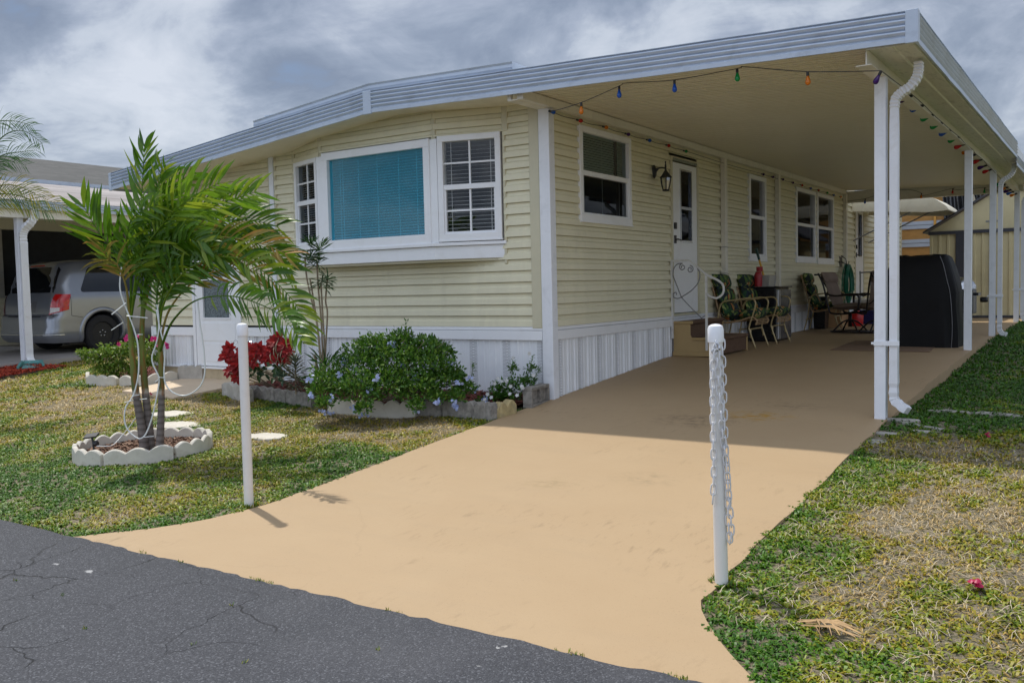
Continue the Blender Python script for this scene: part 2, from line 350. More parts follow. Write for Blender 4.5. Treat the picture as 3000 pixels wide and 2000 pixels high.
# ground: one sheet to the horizon
xs = np.concatenate([-np.geomspace(900, 15, 14), np.linspace(-14, 9, 185), np.geomspace(10, 900, 14)])
ys = np.concatenate([np.linspace(-4.66, 3, 90), np.linspace(3.2, 18, 50), np.geomspace(20, 900, 14)])
XX, YY = np.meshgrid(xs, ys); Z0 = zlawn(XX, YY)
e = np.abs(YY+4.66) < .001; Z0 = np.where(e, -.42, Z0); Z0 = np.where(np.abs(YY+4.66+0) < .14, np.minimum(Z0, -.385), Z0)
V = np.stack([XX.ravel(), YY.ravel(), Z0.ravel()], 1); nx, ny = len(xs), len(ys)
F = [(j*nx+i, j*nx+i+1, (j+1)*nx+i+1, (j+1)*nx+i) for j in range(ny-1) for i in range(nx-1)]
struct(mk('ground', V, F, SOIL, smooth=True))
# road
g = MB(); xr = np.concatenate([-np.geomspace(900, 12, 10), np.linspace(-10, 7, 400), np.geomspace(8, 900, 10)])
yr = [-4.635, -4.69, -5.2, -7, -11, -40, -900]
vs = []; 
for j, y in enumerate(yr):
    for x in xr:
        jy = (vnoise(x, 0, 14, 3)-.5)*.028+(vnoise(x, 0, 2, 4)-.5)*.012 if j < 2 else 0
        vs.append((x, y+jy, -.385 if j == 0 else (-.358 if j == 1 else -.362)))
nx = len(xr)
g.add(vs, [(j*nx+i, j*nx+i+1, (j+1)*nx+i+1, (j+1)*nx+i)[::-1] for j in range(len(yr)-1) for i in range(nx-1)])
struct(g.build('road', ASPH, smooth=True))
# driveway + carport slab
def slabx(y):
    l = np.interp(y, [-4.74, -4.62, -4.35, -4.08, -3.75, -3.3, 0, 20], [-.74, -.62, -.33, -.13, -.02, .0, -.02, -.02])
    r = np.interp(y, [-4.74, -4.58, -4.2, -3.98, -3.6, 0, 12.2, 12.3, 20], [3.78, 3.63, 3.27, 3.16, 3.15, 3.17, 3.17, 4.6, 4.6]); return l, r
g = MB(); ysl = list(np.linspace(-4.74, 1, 60))+list(np.linspace(1.1, 14.6, 60)); n = 16; vs = []
for y in ysl:
    l, r = slabx(y); l += (vnoise(0, y, 5, 8)-.5)*.02; r += (vnoise(0, y, 5, 9)-.5)*.025
    vs.append((l, y, zslab(l, y)-.3))
    for i in range(n+1): x = l+(r-l)*i/n; vs.append((x, y, float(zslab(x, y))-(.006 if i in (0, n) else 0)))
    vs.append((r+.005, y, zslab(r, y)-.3))
w_ = n+3
g.add(vs, [(j*w_+i, j*w_+i+1, (j+1)*w_+i+1, (j+1)*w_+i) for j in range(len(ysl)-1) for i in range(w_-1)])
struct(g.build('driveway', SLAB, smooth='auto'))
# little slab at the front door, neighbour's slab
g = MB(); q = [(-5.75, -1.0), (-4.5, -1.15), (-4.35, .1), (-5.75, .1)]; g.add([(x, y, .078*y-.2) for x, y in q]+[(x, y, .078*y+.012) for x, y in q], [(0, 3, 2, 1), (4, 5, 6, 7), (0, 1, 5, 4), (1, 2, 6, 5), (2, 3, 7, 6), (3, 0, 4, 7)]); struct(g.build('walkway', M('door_pad_paint', (.60, .47, .33), .7, .06, 3, .2)))
def sl(u, v): x = -10.45-6*u; y = -4.7+20*v; return (x, y, float(np.interp(y, [-4.7, 0, 3, 20], [-.33, .07, .12, .2])))
g = MB(); g.grid(sl, 6, 30); s0 = [sl(0, k/30) for k in range(31)]
g.add(s0+[(a[0]+.01, a[1], a[2]-.4) for a in s0], [(k, k+1, k+32, k+31) for k in range(30)])
struct(g.build('neighbour_driveway', M('neighbour_concrete', (.36, .33, .31), .85, .1, 3, .3, 80, dirt=(.2, .18, .17), ds=2)))

# ------------------------------------------------------------------ grass
def flat_mesh(name, verts, tris_per, idx, mat, attr=None, kind=None, parent=None, origin=(0, 0, 0)):
    """verts (N,k,3); idx list of polygons in local vertex numbers"""
    Nn, k, _ = verts.shape; me = bpy.data.meshes.new(name)
    me.vertices.add(Nn*k); P = np.array(origin, float)
    q = parent
    while q is not None: P = P+np.array(q.location); q = q.parent
    me.vertices.foreach_set('co', (verts.reshape(-1, 3)-P).astype(np.float32).ravel())
    tot = [len(p) for p in idx]; li = np.concatenate([np.array(p) for p in idx]); nl = len(li)
    loops = (np.arange(Nn)[:, None]*k+li[None]).ravel()
    me.loops.add(len(loops)); me.loops.foreach_set('vertex_index', loops.astype(np.int32))
    st = np.concatenate([[0], np.cumsum(tot)[:-1]]); starts = (np.arange(Nn)[:, None]*nl+st[None]).ravel()
    me.polygons.add(Nn*len(idx)); me.polygons.foreach_set('loop_start', starts.astype(np.int32))
    me.polygons.foreach_set('loop_total', np.tile(tot, Nn).astype(np.int32))
    me.update(calc_edges=True); me.polygons.foreach_set('use_smooth', [True]*len(me.polygons))
    if attr is not None:
        a = me.attributes.new('dry', 'FLOAT', 'POINT'); a.data.foreach_set('value', np.repeat(attr, k).astype(np.float32))
    me.materials.append(mat); o = bpy.data.objects.new(name, me); COL.objects.link(o)
    if parent is not None: o.parent = parent
    o.location = origin
    if kind: o['kind'] = kind
    return o
RING = (-2.355, -3.02, .51)
def ringd(x, y):
    dx, dy = x-RING[0], y-RING[1]; a = (dx*.83+dy*.557)/1.12; b = (-dx*.557+dy*.83)/.80; return np.hypot(a, b)
def lawn_mask(x, y):
    l, r = slabx(y); ov = .035*vnoise(x, y, 11, 21)
    ok = ((x < l-.012+ov) | (x > r+.012-ov)) & (y > -4.66)
    d = ringd(x, y); ok &= d > RING[2]+.025
    ok &= ~((x > -6.5) & (x < 0) & (y > .0)); ok &= ~((x > -4.15) & (x < -.0) & (y > np.interp(x, [-4.2, -2.6, -1.9, -.6, 0], [-.62, -.82, -1.15, -.95, -.45])+.05))
    ok &= ~((x > -5.75) & (x < -4.45) & (y > -1.05))
    ok &= ~((x < -5.75) & (x > -7.3) & (y > -.55) & (y < .6)); ok &= ~((x > -9.9) & (x < -7.) & (y > 30))
    ok &= ~(x < -10.44); ok &= ~((x < -8.9) & (y > -1.6) & (y < .25) & (x < -9.2+0*y))
    for sx, sy, sr in STONES: ok &= ((x-sx)/sr)**2+((y-sy)/(sr*.75))**2 > .62
    return ok
def dryness(x, y):
    n = fbm(x, y, 1.1, 11); n2 = vnoise(x, y, 5, 12)
    left = np.where(x < 0, 1., 0.)
    base = n*1.15-.17+(n2-.5)*.6
    back = np.clip((y+2.9)/.8, 0, 1)*left*np.clip((-.9-y)/.3+.2, 0, 1)*.24
    nearring = -.35*np.exp(-((x+2.1)**2+(y+3.9)**2)/.9)-.3*np.exp(-((x+.6)**2+(y+2.6)**2)/.5)
    lcorner = np.where(x < 0, np.clip((-3.4-x)/2, 0, 1)*.22, 0)
    right = np.where(x > 3, .07+np.clip((x-3.6)/1.2, -.25, .12)+.26*np.exp(-((y+2.0)/.9)**2)-.5*np.clip((y+.9)/1., 0, 1), 0)
    l, r = slabx(y); edge = -.20*np.exp(-np.minimum(np.abs(x-l), np.abs(x-r))/.10)
    return np.clip(base+back+nearring+lcorner+right+edge, 0, 1)
STONES = [(*PG(395, 945)[:2], .27), (*PG(410, 972)[:2], .26), (*PG(612, 1000)[:2], .24), (*PG(2020, 1003)[:2], .10), (*PG(2032, 988)[:2], .16)]
GRASSM = leafmat('lawn_grass', (.03, .1, .01), (.08, .16, .02), rough=.5, trans=.25, attr='dry')
def grass(areas, name):
    VS = []; DR = []
    for (x0, x1, y0, y1, dens, s) in areas:
        n_ = int((x1-x0)*(y1-y0)*dens/5)
        cx = RNG.uniform(x0, x1, n_); cy = RNG.uniform(y0, y1, n_); d = dryness(cx, cy)
        keep = lawn_mask(cx, cy) & (RNG.random(n_) > np.clip(d-.45, 0, .5)*.9)
        cx, cy, d = cx[keep], cy[keep], d[keep]
        k = 5; cx = np.repeat(cx, k)+RNG.normal(0, .008, len(cx)*k); cy = np.repeat(cy, k)+RNG.normal(0, .008, len(cy)*k); d = np.repeat(d, k)
        n_ = len(cx); d = np.clip(d+RNG.normal(0, .13, n_), 0, 1); z = zlawn(cx, cy)-.004
        a = RNG.uniform(0, 2*math.pi, n_); flat = np.clip(RNG.normal(.75, .3, n_)+(d > .7)*.5, .1, 1.9)
        Ln = s*RNG.uniform(.022, .052, n_)*np.where(d > .75, 1.35, 1); W = s*np.where(d > .7, RNG.uniform(.0016, .0038, n_), RNG.uniform(.0036, .0078, n_))
        dx = np.cos(a)*np.sin(flat); dy = np.sin(a)*np.sin(flat); dz = np.cos(flat).clip(.12)
        px, py = -np.sin(a), np.cos(a)
        c = np.stack([cx, cy, z], 1); D = np.stack([dx, dy, dz], 1); Pp = np.stack([px, py, 0*px], 1)
        droop = np.zeros_like(D); droop[:, 2] = -.35*Ln
        v = np.stack([c-Pp*(W*.6)[:, None], c+Pp*(W*.6)[:, None], c+D*(Ln*.55)[:, None]+Pp*W[:, None], c+D*(Ln*.55)[:, None]-Pp*W[:, None],
                      c+D*Ln[:, None]*.9+np.stack([dx, dy, 0*dx], 1)*(Ln*.25)[:, None]+droop], 1)
        VS.append(v); DR.append(d)
    flat_mesh(name, np.concatenate(VS), 0, [(0, 1, 2, 3), (3, 2, 4)], GRASSM, np.concatenate(DR), 'stuff')
grass([(-3.6, 0, -4.64, -.3, 6500, 1.0), (-6, -3.6, -4.64, 0.2, 4200, 1.2), (-10.5, -6, -4.64, 3, 2300, 1.5)], 'grass')
grass([(3.1, 6.2, -4.64, -1.2, 7500, 1.0), (3.1, 6.5, -1.2, 3, 4200, 1.2), (3.1, 9, 3, 12, 1800, 1.6), (6.2, 9, -4.6, 3, 1400, 1.6)], 'grass')
def tufts():
    c = []
    for x0 in (.05, .42, 1.05, 1.13, 1.9, 2.02, 2.9, 3.35):
        for _ in range(random.choice((1, 2, 3, 5))): c.append((x0+random.gauss(0, .03), -4.685+random.uniform(-.01, .015), -.362, .5))
    for _ in range(10): c.append((random.uniform(-2, 3), random.uniform(-6, -5), -.362, .5))
    for bx, by in ((PG(572, 1158)[:2]), (PG(1657, 1333)[:2])):
        for _ in range(16): a = random.uniform(0, 6.28); c.append((bx+math.cos(a)*.05, by+math.sin(a)*.05, float(zslab(bx, by))-.01, .9))
    for _ in range(30): y = random.uniform(.15, 2.6); c.append((.012, y, float(zslab(0, y)), .22))
    n = len(c)*7; C = np.repeat(np.array(c), 7, 0); a = RNG.uniform(0, 6.28, n); fl = RNG.uniform(.2, 1.2, n); L_ = C[:, 3]*RNG.uniform(.02, .045, n); W = RNG.uniform(.0015, .0035, n)*(C[:, 3]+.3)
    D = np.stack([np.cos(a)*np.sin(fl), np.sin(a)*np.sin(fl), np.cos(fl)], 1); P_ = np.stack([-np.sin(a), np.cos(a), 0*a], 1)*W[:, None]; o = C[:, :3]+RNG.normal(0, .006, (n, 3))*[1, 1, 0]
    flat_mesh('weeds', np.stack([o-P_*.6, o+P_*.6, o+D*(L_*.55)[:, None]+P_, o+D*(L_*.55)[:, None]-P_, o+D*L_[:, None]], 1), 0, [(0, 1, 2, 3), (3, 2, 4)], GRASSM, RNG.uniform(.0, .7, n), 'stuff')
tufts()
# dead runners and thatch
def straw(n_, x0, x1, y0, y1):
    g = MB()
    for _ in range(n_):
        x, y = random.uniform(x0, x1), random.uniform(y0, y1)
        if not lawn_mask(np.array(x), np.array(y)) or float(dryness(x, y)) < .28: continue
        a = random.uniform(0, 6.28); L_ = random.uniform(.03, .11); b_ = random.uniform(-.9, .9); w2 = random.uniform(.0007, .0016)
        pts = []
        for k in range(4):
            t_ = k/3; aa = a+b_*t_; px = x+math.cos(aa)*L_*t_; py = y+math.sin(aa)*L_*t_; pts.append((px, py, float(zlawn(px, py))+.012+.012*math.sin(t_*3.1)))
        nxv = (-math.sin(a)*w2, math.cos(a)*w2)
        vs_ = [(p[0]+s_*nxv[0], p[1]+s_*nxv[1], p[2]) for p in pts for s_ in (-1, 1)]
        g.add(vs_, [(2*k, 2*k+1, 2*k+3, 2*k+2) for k in range(3)])
    return g
g = straw(4200, 3.2, 6.0, -4.6, -.8); g2 = straw(1800, -5, 0, -4.6, -1); g.add(g2.v, g2.f)
struct(g.build('dead_grass', M('straw', (.50, .42, .30), .8, .3, 3)), 'stuff')
# mulch beds
def chips(name, inside, x0, x1, y0, y1, n_, mat, z, s=1.):
    cx = RNG.uniform(x0, x1, n_*2); cy = RNG.uniform(y0, y1, n_*2); k = inside(cx, cy); cx = cx[k][:n_]; cy = cy[k][:n_]; n_ = len(cx)
    a = RNG.uniform(0, 6.28, n_); Ln = RNG.uniform(.012, .035, n_)*s; W = RNG.uniform(.003, .008, n_)*s; ti = RNG.uniform(-.5, .5, n_)
    c = np.stack([cx, cy, z(cx, cy)+RNG.uniform(0, .015, n_)], 1)
    D = np.stack([np.cos(a), np.sin(a), ti], 1)*Ln[:, None]; P_ = np.stack([-np.sin(a), np.cos(a), RNG.uniform(-.5, .5, n_)], 1)*W[:, None]
    flat_mesh(name, np.stack([c-D-P_, c+D-P_, c+D+P_, c-D+P_], 1), 0, [(0, 1, 2, 3)], mat, kind='stuff')
MULCH_L = leafmat('mulch_chips', (.035, .015, .009), (.17, .085, .05), (.40, .27, .18), rough=.85, trans=0)
REDM_L = leafmat('red_mulch', (.16, .012, .006), (.42, .045, .015), (.50, .09, .03), rough=.85, trans=0)
DREDM_L = leafmat('dark_red_mulch', (.05, .01, .008), (.15, .03, .02), (.22, .07, .05), rough=.85, trans=0)
chips('mulch', lambda x, y: ringd(x, y) < .50, -3.2, -1.7, -3.7, -2.2, 4200, MULCH_L, lambda x, y: zslab(x, y)+.02)
bed = lambda x, y: (y > np.interp(x, [-4.2, -2.6, -1.9, -.6, 0], [-.62, -.82, -1.15, -.95, -.45])+.03)
chips('mulch', bed, -4.1, -.1, -1.2, .02, 7000, DREDM_L, lambda x, y: zslab(x, y)+.025)
chips('mulch', lambda x, y: x > -99, -7.25, -5.85, -.45, .45, 2600, DREDM_L, lambda x, y: zslab(x, y)+.025)
chips('red_mulch', lambda x, y: y < .32+.0*x, -10.44, -9.2, -1.7, .3, 7000, REDM_L, lambda x, y: zslab(x, y)+.02)
def ringp(t, r): a, b = r*math.cos(t)*1.12, r*math.sin(t)*.80; return (RING[0]+a*.83-b*.557, RING[1]+a*.557+b*.83)
# bed soil lying under the chips
g = MB(); pts = [(-4.1, .0), (-4.1, -.6), (-2.6, -.78), (-1.9, -1.1), (-.6, -.9), (-.1, -.5), (-.1, 0)]
g.add([(x, y, .078*y+.022) for x, y in pts], [tuple(range(len(pts)))])
g.add([(*ringp(a, .49), .078*ringp(a, .49)[1]+.018) for a in np.linspace(0, 6.1, 24)], [tuple(range(24))])
g.add([(x, y, .078*y+.02) for x, y in ((-7.25, -.45), (-5.85, -.45), (-5.85, .45), (-7.25, .45))], [(0, 1, 2, 3)])
struct(g.build('bed_soil', MULCH))
# ================================================================== MOBILE HOME
FR = ((0, 0, 0), (1, 0, 0), (0, -1, 0)); SD = ((0, 0, 0), (0, 1, 0), (1, 0, 0))
ZB = .716; PITCH = .1143
def siding(g, fr, u0, u1, z0, z1, holes=(), topf=None):
    O, ud, nd = fr
    prof = [(0., -.010), (0., .024), (.50, .019), (.64, .003), (.94, .0), (.945, -.010)]
    us = sorted({u0, u1, *[h[k] for h in holes for k in (0, 1) if u0 < h[k] < u1]})
    if topf: us = sorted(set(us) | set(np.linspace(u0, u1, 13)))
    for a, b in zip(us[:-1], us[1:]):
        mid = (a+b)/2; zt = topf(mid) if topf else z1
        segs = [(z0, zt)]
        for h in holes:
            if h[0]-1e-6 <= a and b <= h[1]+1e-6:
                segs = [s for (p, q) in segs for s in ((p, min(q, h[2])), (max(p, h[3]), q)) if s[1]-s[0] > .001]
        for p, q in segs:
            k0 = int(math.floor((p-ZB)/PITCH)); k1 = int(math.ceil((q-ZB)/PITCH)); pts = []
            for k in range(k0, k1):
                for t, d in prof: pts.append((ZB+(k+t)*PITCH, d))
            # clip
            cl = []
            for (za, da), (zb, db) in zip(pts[:-1], pts[1:]):
                if zb < p or za > q: continue
                f = lambda z: da+(db-da)*((z-za)/(zb-za) if zb > za else 0)
                A = (max(za, p), f(max(za, p))); B = (min(zb, q), f(min(zb, q)) if zb > za else db)
                if zb == za: A = (za, da); B = (zb, db)
                if not cl: cl.append(A)
                cl.append(B)
            if len(cl) < 2: continue
            P = lambda u, z, d: (O[0]+ud[0]*u+nd[0]*d, O[1]+ud[1]*u+nd[1]*d, O[2]+z)
            vs = [P(u, z, d) for z, d in cl for u in (a, b)]
            g.add(vs, [(2*i, 2*i+1, 2*i+3, 2*i+2) for i in range(len(cl)-1)])
def pq(fr, u0, u1, d, z0, z1):
    O, ud, nd = fr; P = lambda u, z: (O[0]+ud[0]*u+nd[0]*d, O[1]+ud[1]*u+nd[1]*d, z)
    return MB().quad(P(u0, z0), P(u1, z0), P(u1, z1), P(u0, z1))
def window(par, fr, u0, u1, z0, z1, name='window', rail=None, grid=False, blind='light', glass=None, lowglass=None, tw=.062, label=None, screen=True):
    glass = glass or GLASS; g = MB(); o = tw
    g.obox(fr, u0, u1, -.06, .038, z0, z0+o*1.15); g.obox(fr, u0, u1, -.06, .036, z1-o, z1)
    g.obox(fr, u0, u0+o, -.06, .035, z0+o*1.15, z1-o); g.obox(fr, u1-o, u1, -.06, .035, z0+o*1.15, z1-o)
    g.obox(fr, u0-.008, u1+.008, .0, .046, z0-.014, z0+.004)
    w_ = g.build(name, WHITE, par, bevel=.003)
    if label: w_['label'] = label
    a, b, c, d = u0+o, u1-o, z0+o*1.15, z1-o
    if rail is not None:
        s = MB(); s.obox(fr, a, b, -.03, .026, rail-.026, rail+.026)
        t_ = .022
        for (x0, x1, y0, y1, dd) in ((a, b, c, c+t_, .018), (a, a+t_, c+t_, rail-.026, .018), (b-t_, b, c+t_, rail-.026, .018)):
            s.obox(fr, x0, x1, -.02, dd, y0, y1)
        s.build('sash', WHITE, w_)
        p = pq(fr, a, b, -.01, rail+.026, d); p.build('pane', glass, w_)
        p = pq(fr, a+t_, b-t_, -.002, c+t_, rail-.026); p.build('pane', lowglass or glass, w_)
    else:
        p = pq(fr, a, b, -.01, c, d); p.build('pane', glass, w_)
    if grid:
        q = MB(); m_ = (a+b)/2
        for (lo, hi, dd) in ((c+.022, (rail or d)-.026, .004), ((rail or c)+.026, d, .0)):
            q.obox(fr, m_-.009, m_+.009, dd-.012, dd+.003, lo, hi); h = (lo+hi)/2
            q.obox(fr, a, m_-.009, dd-.012, dd+.002, h-.009, h+.009); q.obox(fr, m_+.009, b, dd-.012, dd+.002, h-.009, h+.009)
        q.build('muntin', WHITE, w_)
    if blind:
        bl = MB(); z = d-.01; O, ud, nd = fr; k = 0; sp_ = {'wide': .040, 'pic': .030}.get(blind, .027)
        tl = {'wide': .22, 'pic': .32, 'half': 1.0}.get(blind, .6)
        zlo = c if blind != 'half' else rail
        while z > zlo+.01:
            dz = .5*sp_*math.sin(tl)*1.15; dd = .5*sp_*math.cos(tl)*1.15
            P = lambda u, q2, zz_: (O[0]+ud[0]*u+nd[0]*q2, O[1]+ud[1]*u+nd[1]*q2, O[2]+zz_)
            bl.quad(P(a+.01, -.055-dd, z+dz), P(b-.01, -.055-dd, z+dz), P(b-.01, -.055+dd, z-dz), P(a+.01, -.055+dd, z-dz)); z -= sp_; k += 1
        for f in ((.12, .5, .88) if b-a < 1.2 else (.1, .13, .3, .5, .72, .9)):
            u = a+(b-a)*f; bl.obox(fr, u-.002, u+.002, -.034, -.032, c, d)
        bl.build('blind', BLINDM, w_)
    return w_
house = thing('mobile_home', 'cream vinyl-sided mobile home with white skirting and an angled bay window', 'house', (-3.2, 0, 0))
zf = lambda x: float(np.interp(x, [-6.36, -1.79, 3.46], [2.516, 2.95, 2.80]))        # fascia bottom edge
BX0, BX1, CX0, CX1, BD = -3.57, -.53, -2.94, -1.28, .20
# --- walls
g = MB(); topf = lambda u: zf(u)+.06
siding(g, FR, -6.45, -4.02, ZB, 3, [(-5.58, -4.62, .1, 2.2)], topf); g.build('wall', CREAM, house)
g = MB(); siding(g, FR, -3.92, -.2, ZB, 3, [(BX0, BX1, 1.55, 3.5)], topf); g.build('wall', CREAM, house)
W1 = (.578, 1.772, 1.795, 2.785); D1 = (2.89, 3.79, .73, 2.76); W2 = (5.78, 6.58, 1.455, 2.76); W3 = (8.19, 9.42, 1.46, 2.76); W4 = (9.51, 10.69, 1.45, 2.76); D2 = (12.44, 13.26, .73, 2.72)
g = MB(); siding(g, SD, .05, 17.35, ZB, 2.96, [W1, D1, W2, W3, W4, D2]); g.build('wall', CREAM, house)
g = MB(); g.box(-6.46, .02, .1, -6.44, 17.4, 2.6); g.box(-6.46, 17.38, .1, 0, 17.42, 3.); g.build('wall', CREAM, house)
g = MB(); g.box(-6.4, .06, .66, -.03, 17.3, .70); g.box(-6.4, 1.5, .7, -.03, 1.53, 2.85); g.box(-1.6, 1.53, .7, -1.57, 17.3, 2.85); g.build('dark_partition', DARKIN, house)  # near-black floor and partitions added so the rooms look dark behind the glass
# --- bay window, three facets
def facet(x0, y0, x1, y1):
    L_ = math.hypot(x1-x0, y1-y0); ud = ((x1-x0)/L_, (y1-y0)/L_, 0); return ((x0, y0, 0), ud, (ud[1], -ud[0], 0)), L_
fl, Ll = facet(BX0, -.0, CX0, -BD); fc, Lc = facet(CX0, -BD, CX1, -BD); frr, Lr = facet(CX1, -BD, BX1, -.0)
ceil_ = lambda x: zf(x)+.06
bw = MB()
for f_, L_, x0, x1, wz in ((fl, Ll, BX0, CX0, (0.0, Ll-.02, 1.6, 2.66)), (fc, Lc, CX0, CX1, (0.0, Lc, 1.6, 2.70)), (frr, Lr, CX1, BX1, (.0, Lr, 1.6, 2.70))):
    siding(bw, f_, 0, L_, 1.55, 3, [(wz[0], wz[1], 1.5, wz[3])], lambda u, x0=x0, x1=x1, L_=L_: ceil_(x0+(x1-x0)*u/L_))
bw.build('bay_wall', CREAM, house)
window(house, fl, .03, Ll-.05, 1.63, 2.66, rail=2.17, grid=True, blind='light', glass=DGLASS, lowglass=DGLASS, tw=.05, label='narrow left window of the bay')
wc = window(house, fc, .05, Lc-.04, 1.60, 2.69, name='picture_window', blind='pic', glass=TEAL, tw=.085)
window(house, frr, .05, Lr-.03, 1.62, 2.70, rail=2.17, grid=True, blind='wide', tw=.06, label='right window of the bay with white grid')
def one(name, mat, par, *b, bevel=.004): return MB().box(*b).build(name, mat, par, bevel=bevel)
for x, y, zlo in ((CX0, -BD, 2.66), (CX1, -BD, 2.68)): one('corner_strip', CTRIM, house, x-.028, y-.012, zlo, x+.028, y+.03, ceil_(x))
one('corner_strip', CTRIM, house, BX0-.03, -.022, 1.40, BX0+.01, .02, ceil_(BX0))
g = MB(); g.box(BX1-.01, -.025, 2.70, BX1+.06, .02, ceil_(BX1)); g.box(BX1-.01, -.02, 1.36, BX1+.02, .02, 2.7); g.build('corner_strip', CTRIM, house, bevel=.004)
for x, y in ((CX0, -BD), (CX1, -BD)): one('mullion', WHITE, house, x-.045, y-.022, 1.60, x+.05, y+.03, 2.66 if x < -2 else 2.68)
# sill board under the bay
g = MB(); q = [(BX0, 0), (CX0, -BD-.03), (CX1, -BD-.03), (BX1, -.015), (BX1, .02), (BX0, .02)]
g.prism(q, lambda x, y: (x, y, 1.425), lambda x, y: (x, y, 1.56))
q = [(BX0-.01, 0), (CX0-.01, -BD-.055), (CX1+.01, -BD-.055), (BX1+.02, -.03), (BX1+.02, .02), (BX0-.01, .02)]
g.prism(q, lambda x, y: (x, y, 1.563), lambda x, y: (x, y, 1.598)); g.build('bay_sill', WHITE, house, bevel=.004)
g = MB(); q = [(BX0, 0), (CX0, -BD-.0), (CX1, -BD-.0), (BX1, -.0), (BX1, .03), (BX0, .03)]
g.prism(q, lambda x, y: (x, y, 1.40), lambda x, y: (x, y, 1.424)); g.build('bay_floor', CTRIM, house)
# --- trims
g = MB(); g.box(-.215, -.028, .70, -.10, .05, zf(-.15)+.06); g.box(-.10, -.018, .70, -.085, .05, 2.9); g.build('corner_trim', CTRIM, house, bevel=.004)
g = MB(); g.box(-4.0, -.032, .17, -3.925, .02, zf(-3.96)+.05); g.build('joint_trim', WMETAL, house, bevel=.004)
for q in ((-4.03, -.02, .716, -4.0, .02, zf(-4)+.05), (-3.925, -.02, .716, -3.90, .02, zf(-3.9)+.05), (-6.47, -.02, .716, -6.38, .03, zf(-6.4)+.05), (-.01, 17.3, .2, .03, 17.42, 2.95)): one('edge_trim', CTRIM, house, *q)
g = MB(); g.box(-3.9, -.03, .578, -.10, .02, .675); g.box(-3.9, -.022, .679, -.10, .02, .714); g.box(-.35, -.024, .681, -.10, .018, .700)
g.box(-4.62, -.03, .578, -4.03, .02, .69); g.box(-6.46, -.03, .578, -5.58, .02, .69)
g.box(-.02, .06, .583, .028, 17.38, .676); g.box(-.02, .06, .68, .020, 17.38, .714); g.build('base_band', WHITE, house, bevel=.003)
# --- skirting with rolled ribs and perforated strips
def skirtmat():
    m_, t, b = newmat('vented_skirting'); co = tcoord(t); s = t.nodes.new('ShaderNodeSeparateXYZ'); t.links.new(co, s.inputs[0])
    u = mth('ADD', mth('SUBTRACT', s.outputs[1], s.outputs[0], nt_=t), 40*.4235-.035-3.2, nt_=t)      # along the wall
    ph = mth('FRACT', mth('DIVIDE', u, .4235, nt_=t), nt_=t); ins = mth('LESS_THAN', ph, .235, nt_=t)
    row = mth('DIVIDE', s.outputs[2], .014, nt_=t); rf = mth('FRACT', row, nt_=t)
    cl_ = mth('FRACT', mth('ADD', mth('DIVIDE', u, .0165, nt_=t), mth('MULTIPLY', mth('FLOOR', row, nt_=t), .5, nt_=t), nt_=t), nt_=t)
    d = mth('ADD', mth('POWER', mth('DIVIDE', mth('SUBTRACT', cl_, .5, nt_=t), .42, nt_=t), 2, nt_=t), mth('POWER', mth('DIVIDE', mth('SUBTRACT', rf, .5, nt_=t), .34, nt_=t), 2, nt_=t), nt_=t)
    hole = mth('MULTIPLY', mth('LESS_THAN', d, 1., nt_=t), ins, nt_=t)
    base = mixc(t, ramp_(t, noise_(t, co, 2.5, 6, .6), [(.35, 0.), (.7, 1.)]), (.78, .80, .83), (.87, .88, .90))
    t.links.new(mixc(t, hole, base, (.40, .41, .43)), b.inputs['Base Color']); b.inputs['Roughness'].default_value = .4; return m_
SKIRT = skirtmat()
def skirt(g, fr, u0, u1, zlo, z1, s=1):
    O, ud, nd = fr; us = []; u = math.floor(u0/.14117)*.14117; k = 0
    while u < u1+.1:
        for a, d in ((0, .0), (.008, .014), (.014, .014), (.022, .0), (.066, .0), (.070, .006), (.076, .006), (.080, .0)): us.append((u+a, d))
        u += .14117
    us = [(a, d) for a, d in us if u0 <= a <= u1]; us = [(u0, 0)]+us+[(u1, 0)]
    vs = []
    for a, d in us:
        x, y = O[0]+ud[0]*a+nd[0]*d, O[1]+ud[1]*a+nd[1]*d
        vs += [(x, y, zlo(a)), (x, y, z1)]
    g.add(vs, [(2*i, 2*i+2, 2*i+3, 2*i+1) for i in range(len(us)-1)])
g = MB(); skirt(g, FR, -3.925, -.085, lambda u: -.02, .58); skirt(g, FR, -6.45, -5.60, lambda u: .165, .58); skirt(g, FR, -4.60, -4.0, lambda u: .165, .58)
skirt(g, SD, .06, 17.3, lambda u: float(zslab(0, u))-.02, .585); g.build('skirting', SKIRT, house)
g = MB(); g.box(-6.43, .015, -.15, -3.9, .04, .60); g.box(-6.45, -.015, -.15, -3.9, .012, .16); g.build('foundation', TANFND, house)
g = MB(); g.box(-5.60, -.02, .145, -4.6, .0, .168); g.box(-6.5, -.035, .15, -5.6, .0, .168); g.box(-6.49, -.034, .168, -6.45, .02, .7); g.build('sill_flashing', WHITE, house)
# --- side windows
window(house, SD, *W1, rail=2.30, blind='half', glass=glassmat('blind_glass', (.45, .55, .50), .08), lowglass=DGLASS, label='window nearest the front corner, blind half down')
window(house, SD, *W2, rail=2.12, blind=None, glass=GLASS, lowglass=DGLASS, tw=.07, label='tall narrow window between two posts')
window(house, SD, *W3, rail=2.12, blind=None, glass=GLASS, lowglass=DGLASS, tw=.07, label='left of the paired rear windows')
window(house, SD, *W4, rail=2.12, blind=None, glass=GLASS, lowglass=DGLASS, tw=.07, label='right of the paired rear windows')
